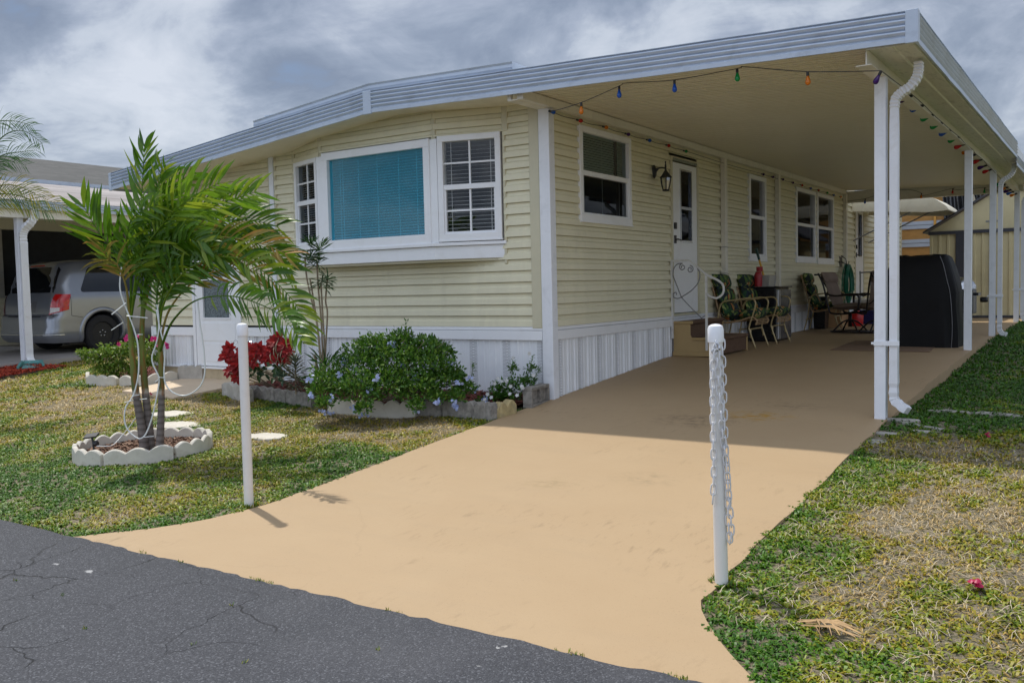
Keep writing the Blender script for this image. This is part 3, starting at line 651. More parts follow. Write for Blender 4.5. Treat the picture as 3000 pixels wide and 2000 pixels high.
# --- doors
def door(fr, u0, u1, z0, z1, lites, glassm, handle=True, label=None, gk=(.3, .78, .46, .93)):
    j = MB(); t_ = .05
    j.obox(fr, u0, u0+t_, -.05, .03, z0, z1); j.obox(fr, u1-t_, u1, -.05, .03, z0, z1); j.obox(fr, u0+t_, u1-t_, -.05, .03, z1-t_, z1); j.obox(fr, u0, u1, -.05, .045, z0-.025, z0+.001)
    a, b, h = u0+t_+.003, u1-t_-.003, z1-z0; s = MB()
    gu0, gu1, gz0, gz1 = a+(b-a)*gk[0], a+(b-a)*gk[1], z0+h*gk[2], z0+h*gk[3]
    for q in ((a, gu0, z0+.01, z1-t_-.02), (gu1, b, z0+.01, z1-t_-.02), (gu0, gu1, z0+.01, gz0), (gu0, gu1, gz1, z1-t_-.02)): s.obox(fr, q[0], q[1], -.02, .02, q[2], q[3])
    for zz_ in (lites if isinstance(lites, (list, tuple)) else ()): s.obox(fr, a+.07, b-.07, .0, .026, z0+zz_, z0+zz_+.24)
    d_ = s.build('door', WHITE, house, bevel=.003)
    if label: d_['label'] = label
    j.build('door_frame', CTRIM if handle else WHITE, d_)
    f_ = MB(); k = .022; mid = gz0+(gz1-gz0)*.47
    for q in ((gu0, gu0+k, gz0, gz1), (gu1-k, gu1, gz0, gz1), (gu0+k, gu1-k, gz0, gz0+k), (gu0+k, gu1-k, gz1-k, gz1), (gu0+k, gu1-k, mid-.018, mid+.018)): f_.obox(fr, q[0], q[1], -.01, .028, q[2], q[3])
    f_.build('lite_frame', STEEL if handle else WHITE, d_)
    p = pq(fr, gu0+k, gu1-k, .004, gz0+k, gz1-k); p.build('pane', glassm, d_)
    if handle:
        O, ud, nd = fr; P = lambda u, dd, z: (O[0]+ud[0]*u+nd[0]*dd, O[1]+ud[1]*u+nd[1]*dd, z)
        hn = MB(); u = a+.065; z = z0+h*.475
        hn.obox(fr, u-.028, u+.028, .02, .032, z-.05, z+.05); hn.tube([P(u, .03, z), P(u, .065, z), P(u+.11, .065, z-.01)], .009)
        hn.obox(fr, u-.028, u+.028, .02, .04, z+.13, z+.21); hn.build('handle', BLACKM, d_, bevel=.004)
door(SD, *D1[:2], .74, 2.72, 0, DGLASS, label='white side door with a tall slim window, behind the steps')
door(SD, *D2[:2], .74, 2.68, 0, GLASS, label='rear side door')
door(FR, -5.58, -4.62, .17, 2.12, (.07, .34), FROST, handle=False, label='white front door with frosted glass', gk=(.17, .83, .32, .9))
# weathered strip over the side door
g = MB(); g.obox(SD, D1[0]+.06, D1[1]-.06, .02, .034, 2.665, 2.70); g.build('weather_strip', M('flaking_strip', (.25, .27, .22), .8, .8, 60), house)
# --- roof
g = MB(); prof = [(-6.36, zf(-6.36)+.03), (-1.79, zf(-1.79)+.03), (.02, zf(.02)+.035), (.02, zf(.02)+.11), (-1.79, zf(-1.79)+.22), (-6.36, zf(-6.36)+.12)]
g.prism(prof, lambda x, z: (x, -.60, z), lambda x, z: (x, 17.6, z)); g.build('roof', SOFFIT, house)
def fascia(g, P0, P1, h, nd, ribs=4, th=.0):
    P0 = Vector(P0); P1 = Vector(P1); nd = Vector(nd); pr = [(0, .0), (0, .016), (.035, .018), (.045, .004)]
    n_ = ribs; z0_, z1_ = .05, h-.01; st = (z1_-z0_)/n_
    for k in range(n_):
        zb = z0_+k*st
        for f, d in ((.02, .004), (.25, .016), (.55, .024), (.80, .018), (.88, .0), (.97, .0)): pr.append((zb+f*st, d))
    pr += [(h-.008, .004), (h-.004, .020), (h, .020), (h, -.02)]
    N_ = max(2, int((P1-P0).length/.25)); vs = []
    for i in range(N_+1):
        c = P0.lerp(P1, i/N_); wv = (vnoise(c.x*3+c.y, c.y, 1.3, 2)-.5)*.006
        for z, d in pr: vs.append(c+nd*(d+wv)+Vector((0, 0, z+wv*.5)))
    k = len(pr); g.add(vs, [(i*k+j, (i+1)*k+j, (i+1)*k+j+1, i*k+j+1) for i in range(N_) for j in range(k-1)])
YF = -.62
g = MB(); fascia(g, (-6.36, YF, zf(-6.36)), (-1.84, YF, zf(-1.84)), .225, (0, -1, 0)); fascia(g, (-1.75, YF, zf(-1.75)), (.0, YF, zf(.0)), .225, (0, -1, 0))
fascia(g, (-6.36, 17.6, zf(-6.36)), (-6.36, YF, zf(-6.36)), .22, (-1, 0, 0)); g.build('fascia', FASCIA, house, smooth='auto')
g = MB(); g.box(-1.85, YF-.024, zf(-1.79)-.012, -1.74, YF, zf(-1.79)+.225); g.box(-6.385, YF-.022, zf(-6.36)-.005, -6.33, YF+.01, zf(-6.36)+.225); g.build('fascia_joint', FASCIA, house, bevel=.004)
g = MB()
for a, b in ((-3.56, -1.79), (-1.79, .0)):
    za, zb = zf(a)+.222, zf(b)+.222; n_ = 8
    for k in range(n_):
        x0, x1 = a+(b-a)*k/n_, a+(b-a)*(k+1)/n_; q0, q1 = za+(zb-za)*k/n_, za+(zb-za)*(k+1)/n_
        for (lo, dl, hi, dh) in ((0, .0, .03, .012), (.03, .012, .06, .004), (.06, .004, .078, .016)):
            g.quad((x0, YF+.01-dl, q0+lo), (x1, YF+.01-dl, q1+lo), (x1, YF+.01-dh, q1+hi), (x0, YF+.01-dh, q0+hi))
        g.quad((x0, YF-.006, q0+.078), (x1, YF-.006, q1+.078), (x1, YF+.10, q1+.078), (x0, YF+.10, q0+.078))
g.quad((-.0, YF, zf(0)+.22), (-.0, YF+.5, zf(0)+.22), (-.0, YF+.5, zf(0)+.30), (-.0, YF, zf(0)+.30)); g.quad((0, YF, zf(0)+.298), (0, YF+.5, zf(0)+.298), (-.5, YF+.5, zf(0)+.30), (-.5, YF, zf(0)+.30))
g.box(-3.48, YF+.10, zf(-3.5)+.20, -1.9, YF+.12, zf(-3.5)+.36)
g.build('roof_cap_strip', FASCIA, house)
# ================================================================== CARPORT
port = thing('carport', 'white aluminium carport with ribbed cream ceiling over the tan driveway, on square posts', 'carport', (3.13, -.05, 0))
XR = 3.46; YB = 11.75
zc = lambda x: 2.955-.035*x
g = MB(); vs = []; yy = []; y = YF+.01
while y < YB:
    for a, d in ((0, 0), (.006, .05), (.026, .05), (.032, 0), (.085, 0), (.090, .02), (.104, .02), (.109, 0)): yy.append((y+a, d))
    y += .152
yy = [q for q in yy if q[0] < YB]; xs_ = [.0, 1.2, 2.4, 3.14]
for y, d in yy:
    for x in xs_: vs.append((x, y, zc(x)+d))
k = len(xs_); g.add(vs, [(i*k+j, i*k+j+1, (i+1)*k+j+1, (i+1)*k+j) for i in range(len(yy)-1) for j in range(k-1)])
def ceilmat():
    m_, t, b = newmat('ceiling_pan'); co = tcoord(t)
    c = mixc(t, noise_(t, co, 1.2, 5), (.82, .76, .58), (.88, .83, .68))
    c = mixc(t, mth('MULTIPLY', ramp_(t, noise_(t, tcoord(t, 'Object', (1.2, 14, 1)), 2.5, 7, .7), [(.55, 0.), (.75, 1.)]), .3, nt_=t), c, (.5, .42, .26))
    s_ = t.nodes.new('ShaderNodeSeparateXYZ'); t.links.new(co, s_.inputs[0]); fr_ = mth('FRACT', mth('DIVIDE', mth('ADD', s_.outputs[1], 100*.152-.05+.61, nt_=t), .152, nt_=t), nt_=t)
    seam = ramp_(t, fr_, [(0, 1.), (.16, 1.), (.22, 0.), (.55, 0.), (.60, .55), (.70, .55), (.74, 0.)]); c = mixc(t, mth('MULTIPLY', seam, .42, nt_=t), c, (.36, .32, .22))  # pan grooves coloured darker to make the ribs show
    t.links.new(c, b.inputs['Base Color']); b.inputs['Roughness'].default_value = .34; return m_
g.build('ceiling', ceilmat(), port, smooth=False)
g = MB(); g.prism([(.02, zc(0)+.05), (XR-.01, zc(XR)+.04), (XR-.01, zc(XR)+.16), (.02, zc(0)+.13)], lambda x, z: (x, YF+.02, z), lambda x, z: (x, YB, z)); g.build('roof', WMETAL, port)
g = MB(); fascia(g, (.0, YF, zf(0)), (XR, YF, zf(XR)), .225, (0, -1, 0)); fascia(g, (XR, YF, zf(XR)), (XR, 7.1, zf(XR)-.005), .225, (1, 0, 0))
fascia(g, (XR-.01, 7.12, 2.70), (XR-.01, YB, 2.70), .12, (1, 0, 0), 2); g.build('fascia', FASCIA, port, smooth='auto')
g = MB(); g.box(XR-.06, YF-.026, zf(XR)-.006, XR+.026, YF+.0, zf(XR)+.23); g.box(XR-.0, YF, zf(XR)-.006, XR+.026, YF+.05, zf(XR)+.23)
g.build('fascia_corner', FASCIA, port, bevel=.004)
g = MB(); g.box(.0, YB-.02, 2.72, 3.2, YB+.01, 2.94); g.box(.0, YB-.05, 2.70, 3.46, YB+.03, 2.722); g.build('rear_fascia', BEAM, port)
# beams: a deep flanged one over the outer posts, a boxed one along the wall
g = MB(); yb0, zb_ = YF+.06, 2.70
def beam(g, x, z0, z1, y0, y1, fw):
    g.box(x-.004, y0, z0+.004, x+.004, y1, z1); g.box(x-fw, y0, z0, x+fw*.5, y1, z0+.005)
beam(g, 3.115, zb_, 2.862, yb0, YB, .075)
g.build('outer_beam', BEAM, port)
g = MB(); g.box(.008, yb0+.0, 2.862, .075, YB-.3, 2.945); g.box(-.10, yb0, 2.862, -.06, yb0+.03, 2.93); g.box(-.098, yb0+.002, 2.858, .008, .0, 2.868); g.build('wall_beam', BEAM, port)
# wide gutter between outer beam and edge fascia
g = MB()
g.quad((3.12, YF+.022, 2.80), (3.46, YF+.022, 2.80), (3.46, YF+.022, 2.87), (3.12, YF+.022, 2.87))
for x0, z0_, x1, z1_ in ((3.12, 2.82, 3.30, 2.80), (3.30, 2.80, 3.31, 2.812), (3.31, 2.812, 3.44, 2.80), (3.44, 2.80, 3.458, 2.82)):
    g.quad((x0, YF+.02, z0_), (x1, YF+.02, z1_), (x1, YB, z1_), (x0, YB, z0_))
g.build('gutter', M('gutter_soffit', (.68, .67, .58), .45, .06, 2, dirt=(.16, .16, .11), ds=7, da=.45, sc=(3, 1, 1)), port)
# posts
PW = .043
def post(x, y, z1, w_=PW, zlo=None):
    g = MB(); z0_ = (float(zslab(x, y)) if zlo is None else zlo)-.01; g.box(x-w_, y-w_, z0_, x+w_, y+w_, z1); return g.build('post', WMETAL, port, bevel=.004)
for y in (-.05, 5.0, 7.66, 11.5): post(3.115, y, 2.70)
for y in (.0,):
    g = MB(); g.box(-.088, -.045, -.02, .034, .060, 2.86); g.build('post', WMETAL, port, bevel=.004, origin=(-.04, 0, 0))
for y in (4.66, 7.1, 11.5):
    g = MB(); g.box(.016, y-.045, float(zslab(0, y))-.01, .085, y+.05, 2.862); g.build('post', BEAM, port, bevel=.004)
g = MB()
for z in (1.25, 1.62): g.tube([(.0, 4.60, z), (.09, 4.605, z+.005), (.092, 4.71, z-.004), (.02, 4.73, z)], .003, 5)
g.build('wire_tie', BLACKM, port)
# downspouts
DSM = M('downspout_white', (.76, .77, .80), .36, .05, 4, .15, 40, dirt=(.5, .47, .42), ds=8, da=.35)
def downspout(y, zb, kick):
    g = MB(); x = 3.215; w_ = .038
    top = [(3.39, y, 2.78), (3.39, y, 2.72), (3.375, y, 2.66), (3.33, y, 2.60), (3.27, y, 2.565), (3.225, y, 2.52), (x, y, 2.45)]
    pts = smooth_path(top, 5); bot = [(x, y, zb+.28), (x, y, zb+.17), (x+.02, y-.01, zb+.13), (x+.11, y-.05, zb+.07)] if kick else [(x, y, zb+.2), (x, y, zb+.1), (x+.03, y, zb+.04), (x+.1, y, zb+.015)]
    P_ = [Vector(p) for p in pts]; sp2 = smooth_path(bot, 3); allp = P_+[Vector((x, y, z)) for z in np.linspace(2.3, zb+.4, 6)]+sp2
    rs = []
    for i, p in enumerate(allp):
        k = 0
        if i < len(P_): k = .0035*((i % 2)*2-1)
        elif i > len(P_)+5 : k = .003*((i % 2)*2-1)
        rs.append(w_+k)
    g.tube(allp, rs, 4, True, .8, up=(0, 1, 0), sq=True); d_ = g.build('downspout', DSM, port)
    s = MB(); s.box(3.07, y-.052, zb+.58, 3.262, y-.042, zb+.62); s.box(3.05, y-.050, zb+.59, 3.07, y-.044, zb+.61); s.build('strap', WMETAL, d_, bevel=.002)
downspout(-.05, .0, True); downspout(7.66, .235, False); downspout(11.5, .28, False)

# ================================================================== STRING LIGHT
strl = thing('string_light', 'string of coloured outdoor bulbs looped along the carport beams', 'string light', (0, -.5, 2.8))
BC = {c: glassmat('bulb_'+c, v, .03, v2, .75, .4) for c, v, v2 in (('red', (.9, .05, .05), (.55, .01, .01)), ('orange', (1, .45, .05), (.75, .22, .01)), ('blue', (.1, .35, .9), (.01, .10, .5)),
      ('green', (.05, .75, .25), (.0, .3, .07)), ('purple', (.25, .05, .5), (.05, .0, .14)))}
def bulb(p, d, c, s=.9):
    g = MB(); g.lathe([(.004, 0), (.012*s, .002), (.013*s, .035*s), (.011*s, .037*s)], p, 10, d); k = g.build('socket', BLACKM, strl, smooth='auto')
    g = MB(); q = Vector(p)+Vector(d).normalized()*.036*s
    g.lathe([(.010*s, 0), (.013*s, .012*s), (.020*s, .035*s), (.0235*s, .052*s), (.021*s, .066*s), (.012*s, .076*s), (.002, .079*s)], q, 12, d); g.build('bulb', BC[c], k, smooth=True)
cab = []
def cable(pts, sag=None, r=.0035): 
    g = MB(); g.tube(smooth_path(pts, 6), r, 6); g.build('cable', BLACKM, strl)
# front span, just inside the fascia
FP = [PY(x, y, -.5) for x, y in ((1265, 257), (1335, 236), (1422, 198), (1440, 191), (1549, 184), (1693, 158), (1712, 154), (1855, 165), (2024, 163))]
cable(FP)
for k, c in ((1, 'orange'), (2, 'blue'), (4, 'blue'), (5, 'green'), (7, 'orange')): bulb(FP[k], (0.03*random.uniform(-1, 1), .02, -1), c)
bulb(FP[8], (-.55, .1, -1), 'purple')
# along the wall under the beam
wall = [(1268, 258, 'blue'), (1331, 278, 'red'), (1390, 293, 'orange'), (1441, 309, 'purple'), (1490, 323, 'blue'), (1534, 335, 'red'), (1574, 348, 'green'), (1752, 401, 'purple'), (1774, 407, 'purple'), (1797, 412.5, 'purple'), (1820, 420, 'purple'),
        (1841, 426, 'red'), (1861, 433, 'blue'), (1879, 437.5, 'red'), (1899, 443, 'green'), (1914, 448.5, 'blue'), (1930, 452.5, 'orange')]
prev = None; WP = []
for x, y, c in wall:
    p = PX(x, y, .07); p[2] = min(p[2], 2.845); WP.append(p)
for (x, y, c), p in zip(wall, WP): bulb((p[0], p[1]-.06, p[2]+.003), (0.05, 1, .0), c)
cw = []
for a, b in zip(WP[:-1], WP[1:]): cw += [(a[0], a[1]-.05, a[2]+.006), ((a[0]+b[0])/2, (a[1]+b[1])/2-.05, (a[2]+b[2])/2-.006)]
cable(cw)
# outer beam: bulbs stick inwards from the flange
sock = [(455, 730, 'purple'), (540, 805, 'blue'), (615, 880, 'green'), (685, 942, 'green'), (748, 998, 'blue'), (813, 1052, 'green'), (858, 1102, 'red'), (912, 1145, 'orange'), (940, 1183, 'orange'), (990, 1220, 'red'),
        (1025, 1265, 'purple'), (1060, 1297, 'red'), (1155, 1395, 'green'), (1170, 1410, 'green'), (1190, 1432, 'orange'), (1212, 1452, 'purple'), (1232, 1468, 'blue'), (1256, 1482, 'orange')]
OP = []
for x, y, c in sock:
    p = PX((2500+x/2.614)/KD, y/2.614/KD, 3.15); OP.append(p); bulb(p, (-1, .15, -.28), c, 1.15)
cable([FP[8]]+OP)
# across the rear fascia
RP = [PY(x/KD, y/KD, YB-.08) for x, y in ((2480, 590), (2535, 582), (2600, 563), (2661, 556), (2700, 566), (2702, 574), (2792, 552), (2793, 557), (2885, 550), (2887, 556), (2978, 566))]
cable(RP)
for k, c in ((1, 'blue'), (4, 'orange'), (6, 'red'), (8, 'green')): bulb(RP[k], (-.1, 0, -1), c)

# ================================================================== WALL LANTERN
# lantern
lan = thing('wall_lantern', 'black carriage lantern on a curved arm beside the side door', 'lantern', (0.0, 2.45, 2.45))
yl, zl_ = 2.40, 2.475
g = MB(); g.lathe([(.001, .0), (.055, .004), (.062, .012), (.045, .03), (.02, .036)], (.016, yl, zl_), 20, (1, 0, 0))
for i, v in enumerate(g.v): g.v[i] = (v[0], v[1], zl_+(v[2]-zl_)*1.55)
g.build('backplate', BLACKM, lan, smooth='auto')
cx_, cy_ = .20, yl
g = MB(); g.tube(smooth_path([(.03, yl, zl_-.02), (.08, yl, zl_+.035), (.14, yl, zl_+.045), (.2, yl, zl_+.03)], 4), [.02]*5+[.012]*8, 8)
g.lathe([(.002, .13), (.012, .125), (.014, .115), (.007, .10), (.012, .08), (.016, .05), (.011, .03), (.018, .0), (.04, -.03), (.065, -.065), (.09, -.09), (.095, -.10), (.06, -.10)], (cx_, cy_, zl_+.0), 6); g.build('hood', BLACKM, lan)
g = MB()
for k in range(6):
    a = 2*math.pi*k/6; g.tube([(cx_+math.cos(a)*r, cy_+math.sin(a)*r, zl_+z) for r, z in ((.074, -.10), (.073, -.14), (.062, -.20), (.046, -.26))], .006, 5)
g.lathe([(.05, -.262), (.056, -.268), (.05, -.285), (.01, -.29)], (cx_, cy_, zl_), 6); g.build('cage', BLACKM, lan)
g = MB(); g.lathe([(.068, -.10), (.067, -.14), (.056, -.20), (.042, -.26)], (cx_, cy_, zl_), 6); g.build('lantern_glass', glassmat('lantern_glass', (.9, .9, .85), .25), lan)

lan.scale = (.86, .86, .86)
# ================================================================== POSTS AND CHAIN AT THE ROAD
PVC = M('pvc_white', (.74, .73, .70), .42, .04, 5, .1, 60, dirt=(.45, .40, .32), ds=6, da=.3)
def bollard(p, lean, label, hook):
    z0 = -.292; b = thing('bollard', label, 'post', (p[0], p[1], z0), 'white PVC posts either side of the driveway')
    x, y = p[0], p[1]; g = MB(); g.lathe([(.0315, -.06), (.0315, .5), (.0315, 1.15), (.030, 1.17)], (x, y, z0), 24, (lean, 0, 1)); g.build('pipe', PVC, b, smooth='auto')
    g = MB(); g.lathe([(.0365, 1.125), (.0375, 1.13), (.037, 1.185), (.032, 1.20), (.018, 1.207), (.002, 1.209)], (x, y, z0), 24, (lean, 0, 1)); g.build('cap', WHITE, b, smooth='auto')
    zh = z0+1.085; g = MB()
    ud = Vector((.83, .55, 0))
    c = Vector((x, y, zh)); g.tube([c-ud*.034, c+ud*.06] if not hook else [c-Vector((0, .03, 0)), c-Vector((0, .05, 0))], .0028, 6)
    cc = c-ud*.046 if not hook else c-Vector((0, .058, 0))
    g.tube([cc+ud*.013*math.cos(a)+Vector((0, 0, .013*math.sin(a))) for a in np.linspace(0, 6.0, 14)], .0028, 6); g.build('eye_bolt', STEEL, b)
bL = PG(572, 1158); bR = PG(1657, 1333)
bollard(bL, 0.002, 'plain white PVC post on the left edge of the driveway by the lawn', False)
bollard(bR, -.014, 'white PVC post on the right edge of the driveway, draped with chain', True)
def link(g, c, t, s, Ln=.044, w=.0125, r=.0037):
    t = Vector(t).normalized(); s = Vector(s); s = (s-t*s.dot(t)).normalized(); c = Vector(c); pts = []
    for k in range(13):
        a = 2*math.pi*k/12; pts.append(c+t*(Ln*.62*math.cos(a)+(.38*Ln if math.cos(a) > 0.01 else -.38*Ln if math.cos(a) < -.01 else 0))*.62+s*w*math.sin(a))
    g.tube(pts, r, 6, False)
def chain(g, path):
    P = smooth_path(path, 12); d = 0; acc = [0]
    for a, b in zip(P[:-1], P[1:]): acc.append(acc[-1]+(b-a).length)
    step = .041; k = 0; s = 0
    while s < acc[-1]:
        i = max(j for j in range(len(acc)) if acc[j] <= s); i = min(i, len(P)-2); f = (s-acc[i])/max(1e-6, acc[i+1]-acc[i])
        c = P[i].lerp(P[i+1], f); t = (P[i+1]-P[i]).normalized()
        side = Vector((.85, .5, 0)) if k % 2 == 0 else Vector((.35, -.95, .1)); link(g, c, t, side); s += step; k += 1
dR = depth(bR)
def cp(x, y, o=0): return PD(x, y, dR-.057*1.2*(1333-y)/583-.040+o)
g = MB()
chain(g, [cp(1644, 800), cp(1639, 822), cp(1637, 900), cp(1638, 1000), cp(1640, 1090), cp(1637, 1148)])
chain(g, [cp(1647, 815, -.012), cp(1650, 870, -.012), cp(1655, 930, -.012), cp(1660, 1000, -.005), cp(1668, 1060), cp(1674, 1140), cp(1680, 1210), cp(1677, 1244)])
chain(g, [cp(1659, 790, .03), cp(1661, 850, .02), cp(1664, 950, .015), cp(1667, 1040, .01), cp(1672, 1120, .01), cp(1673, 1200, .01), cp(1677, 1240, .01)])
ch = g.build('chain', M('white_plastic_chain', (.66, .66, .67), .4, .05), None, smooth=True, origin=tuple(bR[:2])+(.5,)); tag(ch, 'white plastic link chain hanging in loops on the right post', 'chain')
g = MB(); g.tube([cp(1645, 782, -.01), cp(1643, 800, -.01), cp(1650, 806, -.01)], .003, 6); g.tube([cp(1643, 783, -.012), cp(1648, 790, -.012), cp(1655, 815, -.012), cp(1660, 822, -.012)], .0042, 6)
g.lathe([(.002, 0), (.006, .005), (.006, .02), (.002, .025)], cp(1652, 806, -.012), 8); cl_ = g.build('snap_hook', STEEL, None, smooth=True, origin=tuple(cp(1645, 790))); tag(cl_, 'small dark metal snap hook holding the chain to the right post', 'hook')

# ================================================================== PORCH STEPS
st = thing('porch_steps', 'two-step tan fibreglass porch stairs with brown carpet and a curled metal handrail', 'steps', (.4, 3.6, .22))
zs = .212; y0, y1 = 2.90, 4.05
H1, H2 = .65, .445; X1, X2 = .27, .59
def stepside(yy, t_):
    g = MB(); poly = [(.03, zs+.005), (X2, zs+.005), (X2, H2-.03), (X2-.01, H2), (X1+.0, H2), (X1-.02, H2+.03), (X1-.02, H1-.035), (X1-.0, H1), (.03, H1)]
    g.prism(poly, lambda x, z: (x, yy, z), lambda x, z: (x, yy+t_, z)); return g
stepside(y1-.03, .03).build('side_panel', WOODT, st, bevel=.003); g = stepside(y0, .03)
for (a, b, z) in ((.02, X1+.02, H1), (X1+.02, X2+.02, H2)): g.tube([(a, y0-.004, z-.018), (b, y0-.004, z-.018)], .019, 10)
g.box(.02, y0-.012, zs, X2+.03, y0+.0, zs+.055); g.build('side_panel', WOODT, st, bevel=.003)
g = MB(); g.box(.03, y0+.03, zs+.02, X1-.02, y1-.03, H1-.005); g.box(X1-.02, y0+.03, zs+.02, X2-.01, y1-.03, H2-.004)
g.tube([(X1-.01, y0+.03, H1-.02), (X1-.01, y1-.03, H1-.02)], .024, 10); g.tube([(X2, y0+.03, H2-.02), (X2, y1-.03, H2-.02)], .024, 10); g.build('tread', CARPET, st)
RAILM = M('railing_white', (.68, .68, .66), .4, .06, 8, dirt=(.35, .3, .25), ds=12, da=.4)
yr_ = y0-.028; r_ = MB()
r_.box(.018, yr_-.012, .43, .043, yr_+.012, 1.40); r_.box(.47, yr_-.012, .29, .495, yr_+.012, 1.215)
T_ = smooth_path([(.01, yr_, 1.405), (.20, yr_, 1.405), (.29, yr_, 1.385), (.48, yr_, 1.23), (.64, yr_, 1.145), (.70, yr_, 1.08), (.695, yr_, .99), (.62, yr_, .935), (.53, yr_, .955), (.495, yr_, .985)], 8)
r_.tube(T_, .014, 8, True, .6); hr = r_.build('handrail', RAILM, st, smooth='auto')
def spiral(cx, cz, r0, turns, a0, sgn=1): return [(cx+r0*(1-k/24*.75)*math.cos(a0+sgn*k/24*turns*2*math.pi), yr_, cz+r0*(1-k/24*.75)*math.sin(a0+sgn*k/24*turns*2*math.pi)) for k in range(25)]
q = MB(); rs = .007; q.tube(spiral(.175, 1.325, .045, 1.4, 1.6, 1), rs, 6); q.tube(spiral(.275, 1.295, .045, 1.4, 1.6, -1), rs, 6)
q.tube(smooth_path([(.043, yr_, 1.22), (.06, yr_, 1.31), (.11, yr_, 1.365), (.175, yr_, 1.37)], 5), rs, 6); q.tube([(.043, yr_, 1.23), (.155, yr_, .95), (.30, yr_, .80), (.418, yr_, .69), (.47, yr_, .72)], rs, 6)
q.tube(smooth_path([(.155, yr_, .95), (.30, yr_, 1.04), (.385, yr_, 1.14), (.402, yr_, 1.24), (.37, yr_, 1.30)], 5), rs, 6)
q.tube(smooth_path([(.155, yr_, .95), (.10, yr_, .935), (.05, yr_, .955), (.05, yr_, 1.0), (.085, yr_, 1.01), (.09, yr_, .98)], 5), rs, 6); q.build('scroll', GREYP, hr, smooth=True)

# ================================================================== TROPICAL CHAIRS
def tropic():
    m_, t, b = newmat('tropical_print'); co = tcoord(t, 'Object', (1, 1, .6))
    v = t.nodes.new('ShaderNodeTexVoronoi'); v.inputs['Scale'].default_value = 24; t.links.new(noise_vec(t, co, 5, .25), v.inputs['Vector'])
    sep = t.nodes.new('ShaderNodeSeparateColor'); t.links.new(v.outputs['Color'], sep.inputs[0])
    c = ramp_(t, sep.outputs[0], [(0, (.008, .02, .016)), (.25, (.02, .08, .025)), (.45, (.09, .17, .03)), (.62, (.28, .32, .10)), (.74, (.015, .03, .05)), (.9, (.60, .20, .05)), (.97, (.6, .42, .2))], 'CONSTANT')
    c = mixc(t, ramp_(t, noise_(t, co, 40, 4, .7), [(.5, 0.), (.68, .7)]), c, (.006, .012, .012)); t.links.new(c, b.inputs['Base Color']); b.inputs['Roughness'].default_value = .85
    bump_(t, b, noise_(t, co, 9, 2), .5, .02); return m_
def noise_vec(t, co, sc, amt):
    n = t.nodes.new('ShaderNodeTexNoise'); n.inputs['Scale'].default_value = sc; t.links.new(co, n.inputs['Vector'])
    v = t.nodes.new('ShaderNodeVectorMath'); v.operation = 'MULTIPLY_ADD'; t.links.new(n.outputs['Color'], v.inputs[0]); v.inputs[1].default_value = (amt,)*3; t.links.new(co, v.inputs[2]); return v.outputs[0]
TROP = tropic(); TUBE = M('champagne_tube', (.46, .36, .18), .3, .06, 6, metal=.25); STRAP = M('vinyl_strap', (.42, .28, .15), .5, .3, 50)
BROWNF = M('brown_sling', (.22, .16, .125), .8, .1, 4, .3, 300); DKTUBE = M('dark_bronze_frame', (.018, .013, .012), .4, .2, 6, metal=.2)
def pad(g, c0, c1, w, th, n=6, m_=8):
    """a stuffed cushion segment between two centreline points in the x,z plane"""
    a = Vector(c0); b = Vector(c1); t = (b-a).normalized(); nrm = Vector((-t.z, 0, t.x))
    for s in (1, -1):
        def P(u, v):
            e = (1-abs(2*u-1)**3)*(1-abs(2*v-1)**4); return tuple(a+(b-a)*u+Vector((0, (v-.5)*w, 0))+nrm*(s*th*.5*(e**.5 if e > 0 else 0)))
        g.grid(P, n, m_)
def chair_proto():
    t = thing('lounge_chair', 'x', 'chair', (0, 0, 0), 'tropical print patio chairs')
    for s in (-1, 1):
        y = s*.27; g = MB()
        g.tube(smooth_path([(-.30, y, .0), (-.235, y, .25), (-.20, y, .52), (-.14, y, .615), (.0, y, .635), (.20, y, .66), (.275, y, .62), (.27, y, .52), (.20, y, .30), (.205, y, .22), (.28, y, 0)], 5), .0105, 8); g.build('side_frame', TUBE, t, smooth=True)
    g = MB(); g.tube(smooth_path([(.215, -.265, .14), (.205, -.245, .235), (.2, -.2, .25), (.2, .2, .25), (.205, .245, .235), (.215, .265, .14)], 4), .011, 8); g.build('crossbar', TUBE, t, smooth=True); g = MB(); g.tube([(-.26, -.265, .2), (-.26, .265, .2)], .011, 8); g.build('crossbar', TUBE, t, smooth=True)
    g = MB()
    for s in (-1, 1): g = MB(); g.tube(smooth_path([(-.34, s*.24, .96), (-.27, s*.24, .70), (-.19, s*.24, .40), (-.13, s*.24, .335), (.05, s*.24, .36), (.22, s*.24, .41), (.29, s*.24, .36), (.27, s*.24, .31)], 5), .011, 6); g.build('seat_frame', STRAP, t, smooth=True)
    g = MB()
    for k in range(9):
        z = .42+k*.06; x = -.195-(z-.40)*.265; g.tube([(x, -.24, z), (x, .24, z)], .006, 5, True, 2.4, up=(1, 0, 0))
    for k in range(7):
        x = -.10+k*.058; z = .345+k*.010; g.tube([(x, -.24, z), (x, .24, z)], .006, 5, True, 2.4)
    for k in range(4): g.tube([(.285-k*.006, -.24, .37-.02*k), (.285-k*.006, .24, .37-.02*k)], .006, 5)
    g.build('strap_webbing', STRAP, t)
    g = MB()
    for a, b in (((-.345, 0, .99), (-.275, 0, .80)), ((-.277, 0, .80), (-.225, 0, .60)), ((-.225, 0, .60), (-.165, 0, .43))): pad(g, (a[0]+.045, 0, a[2]), (b[0]+.045, 0, b[2]), .54, .15)
    for a, b in (((-.165, 0, .405), (.06, 0, .415)), ((.06, 0, .415), (.30, 0, .44))): pad(g, (a[0], 0, a[2]+.02), (b[0], 0, b[2]+.02), .54, .15)
    g.build('cushion', TROP, t, smooth=True); return t
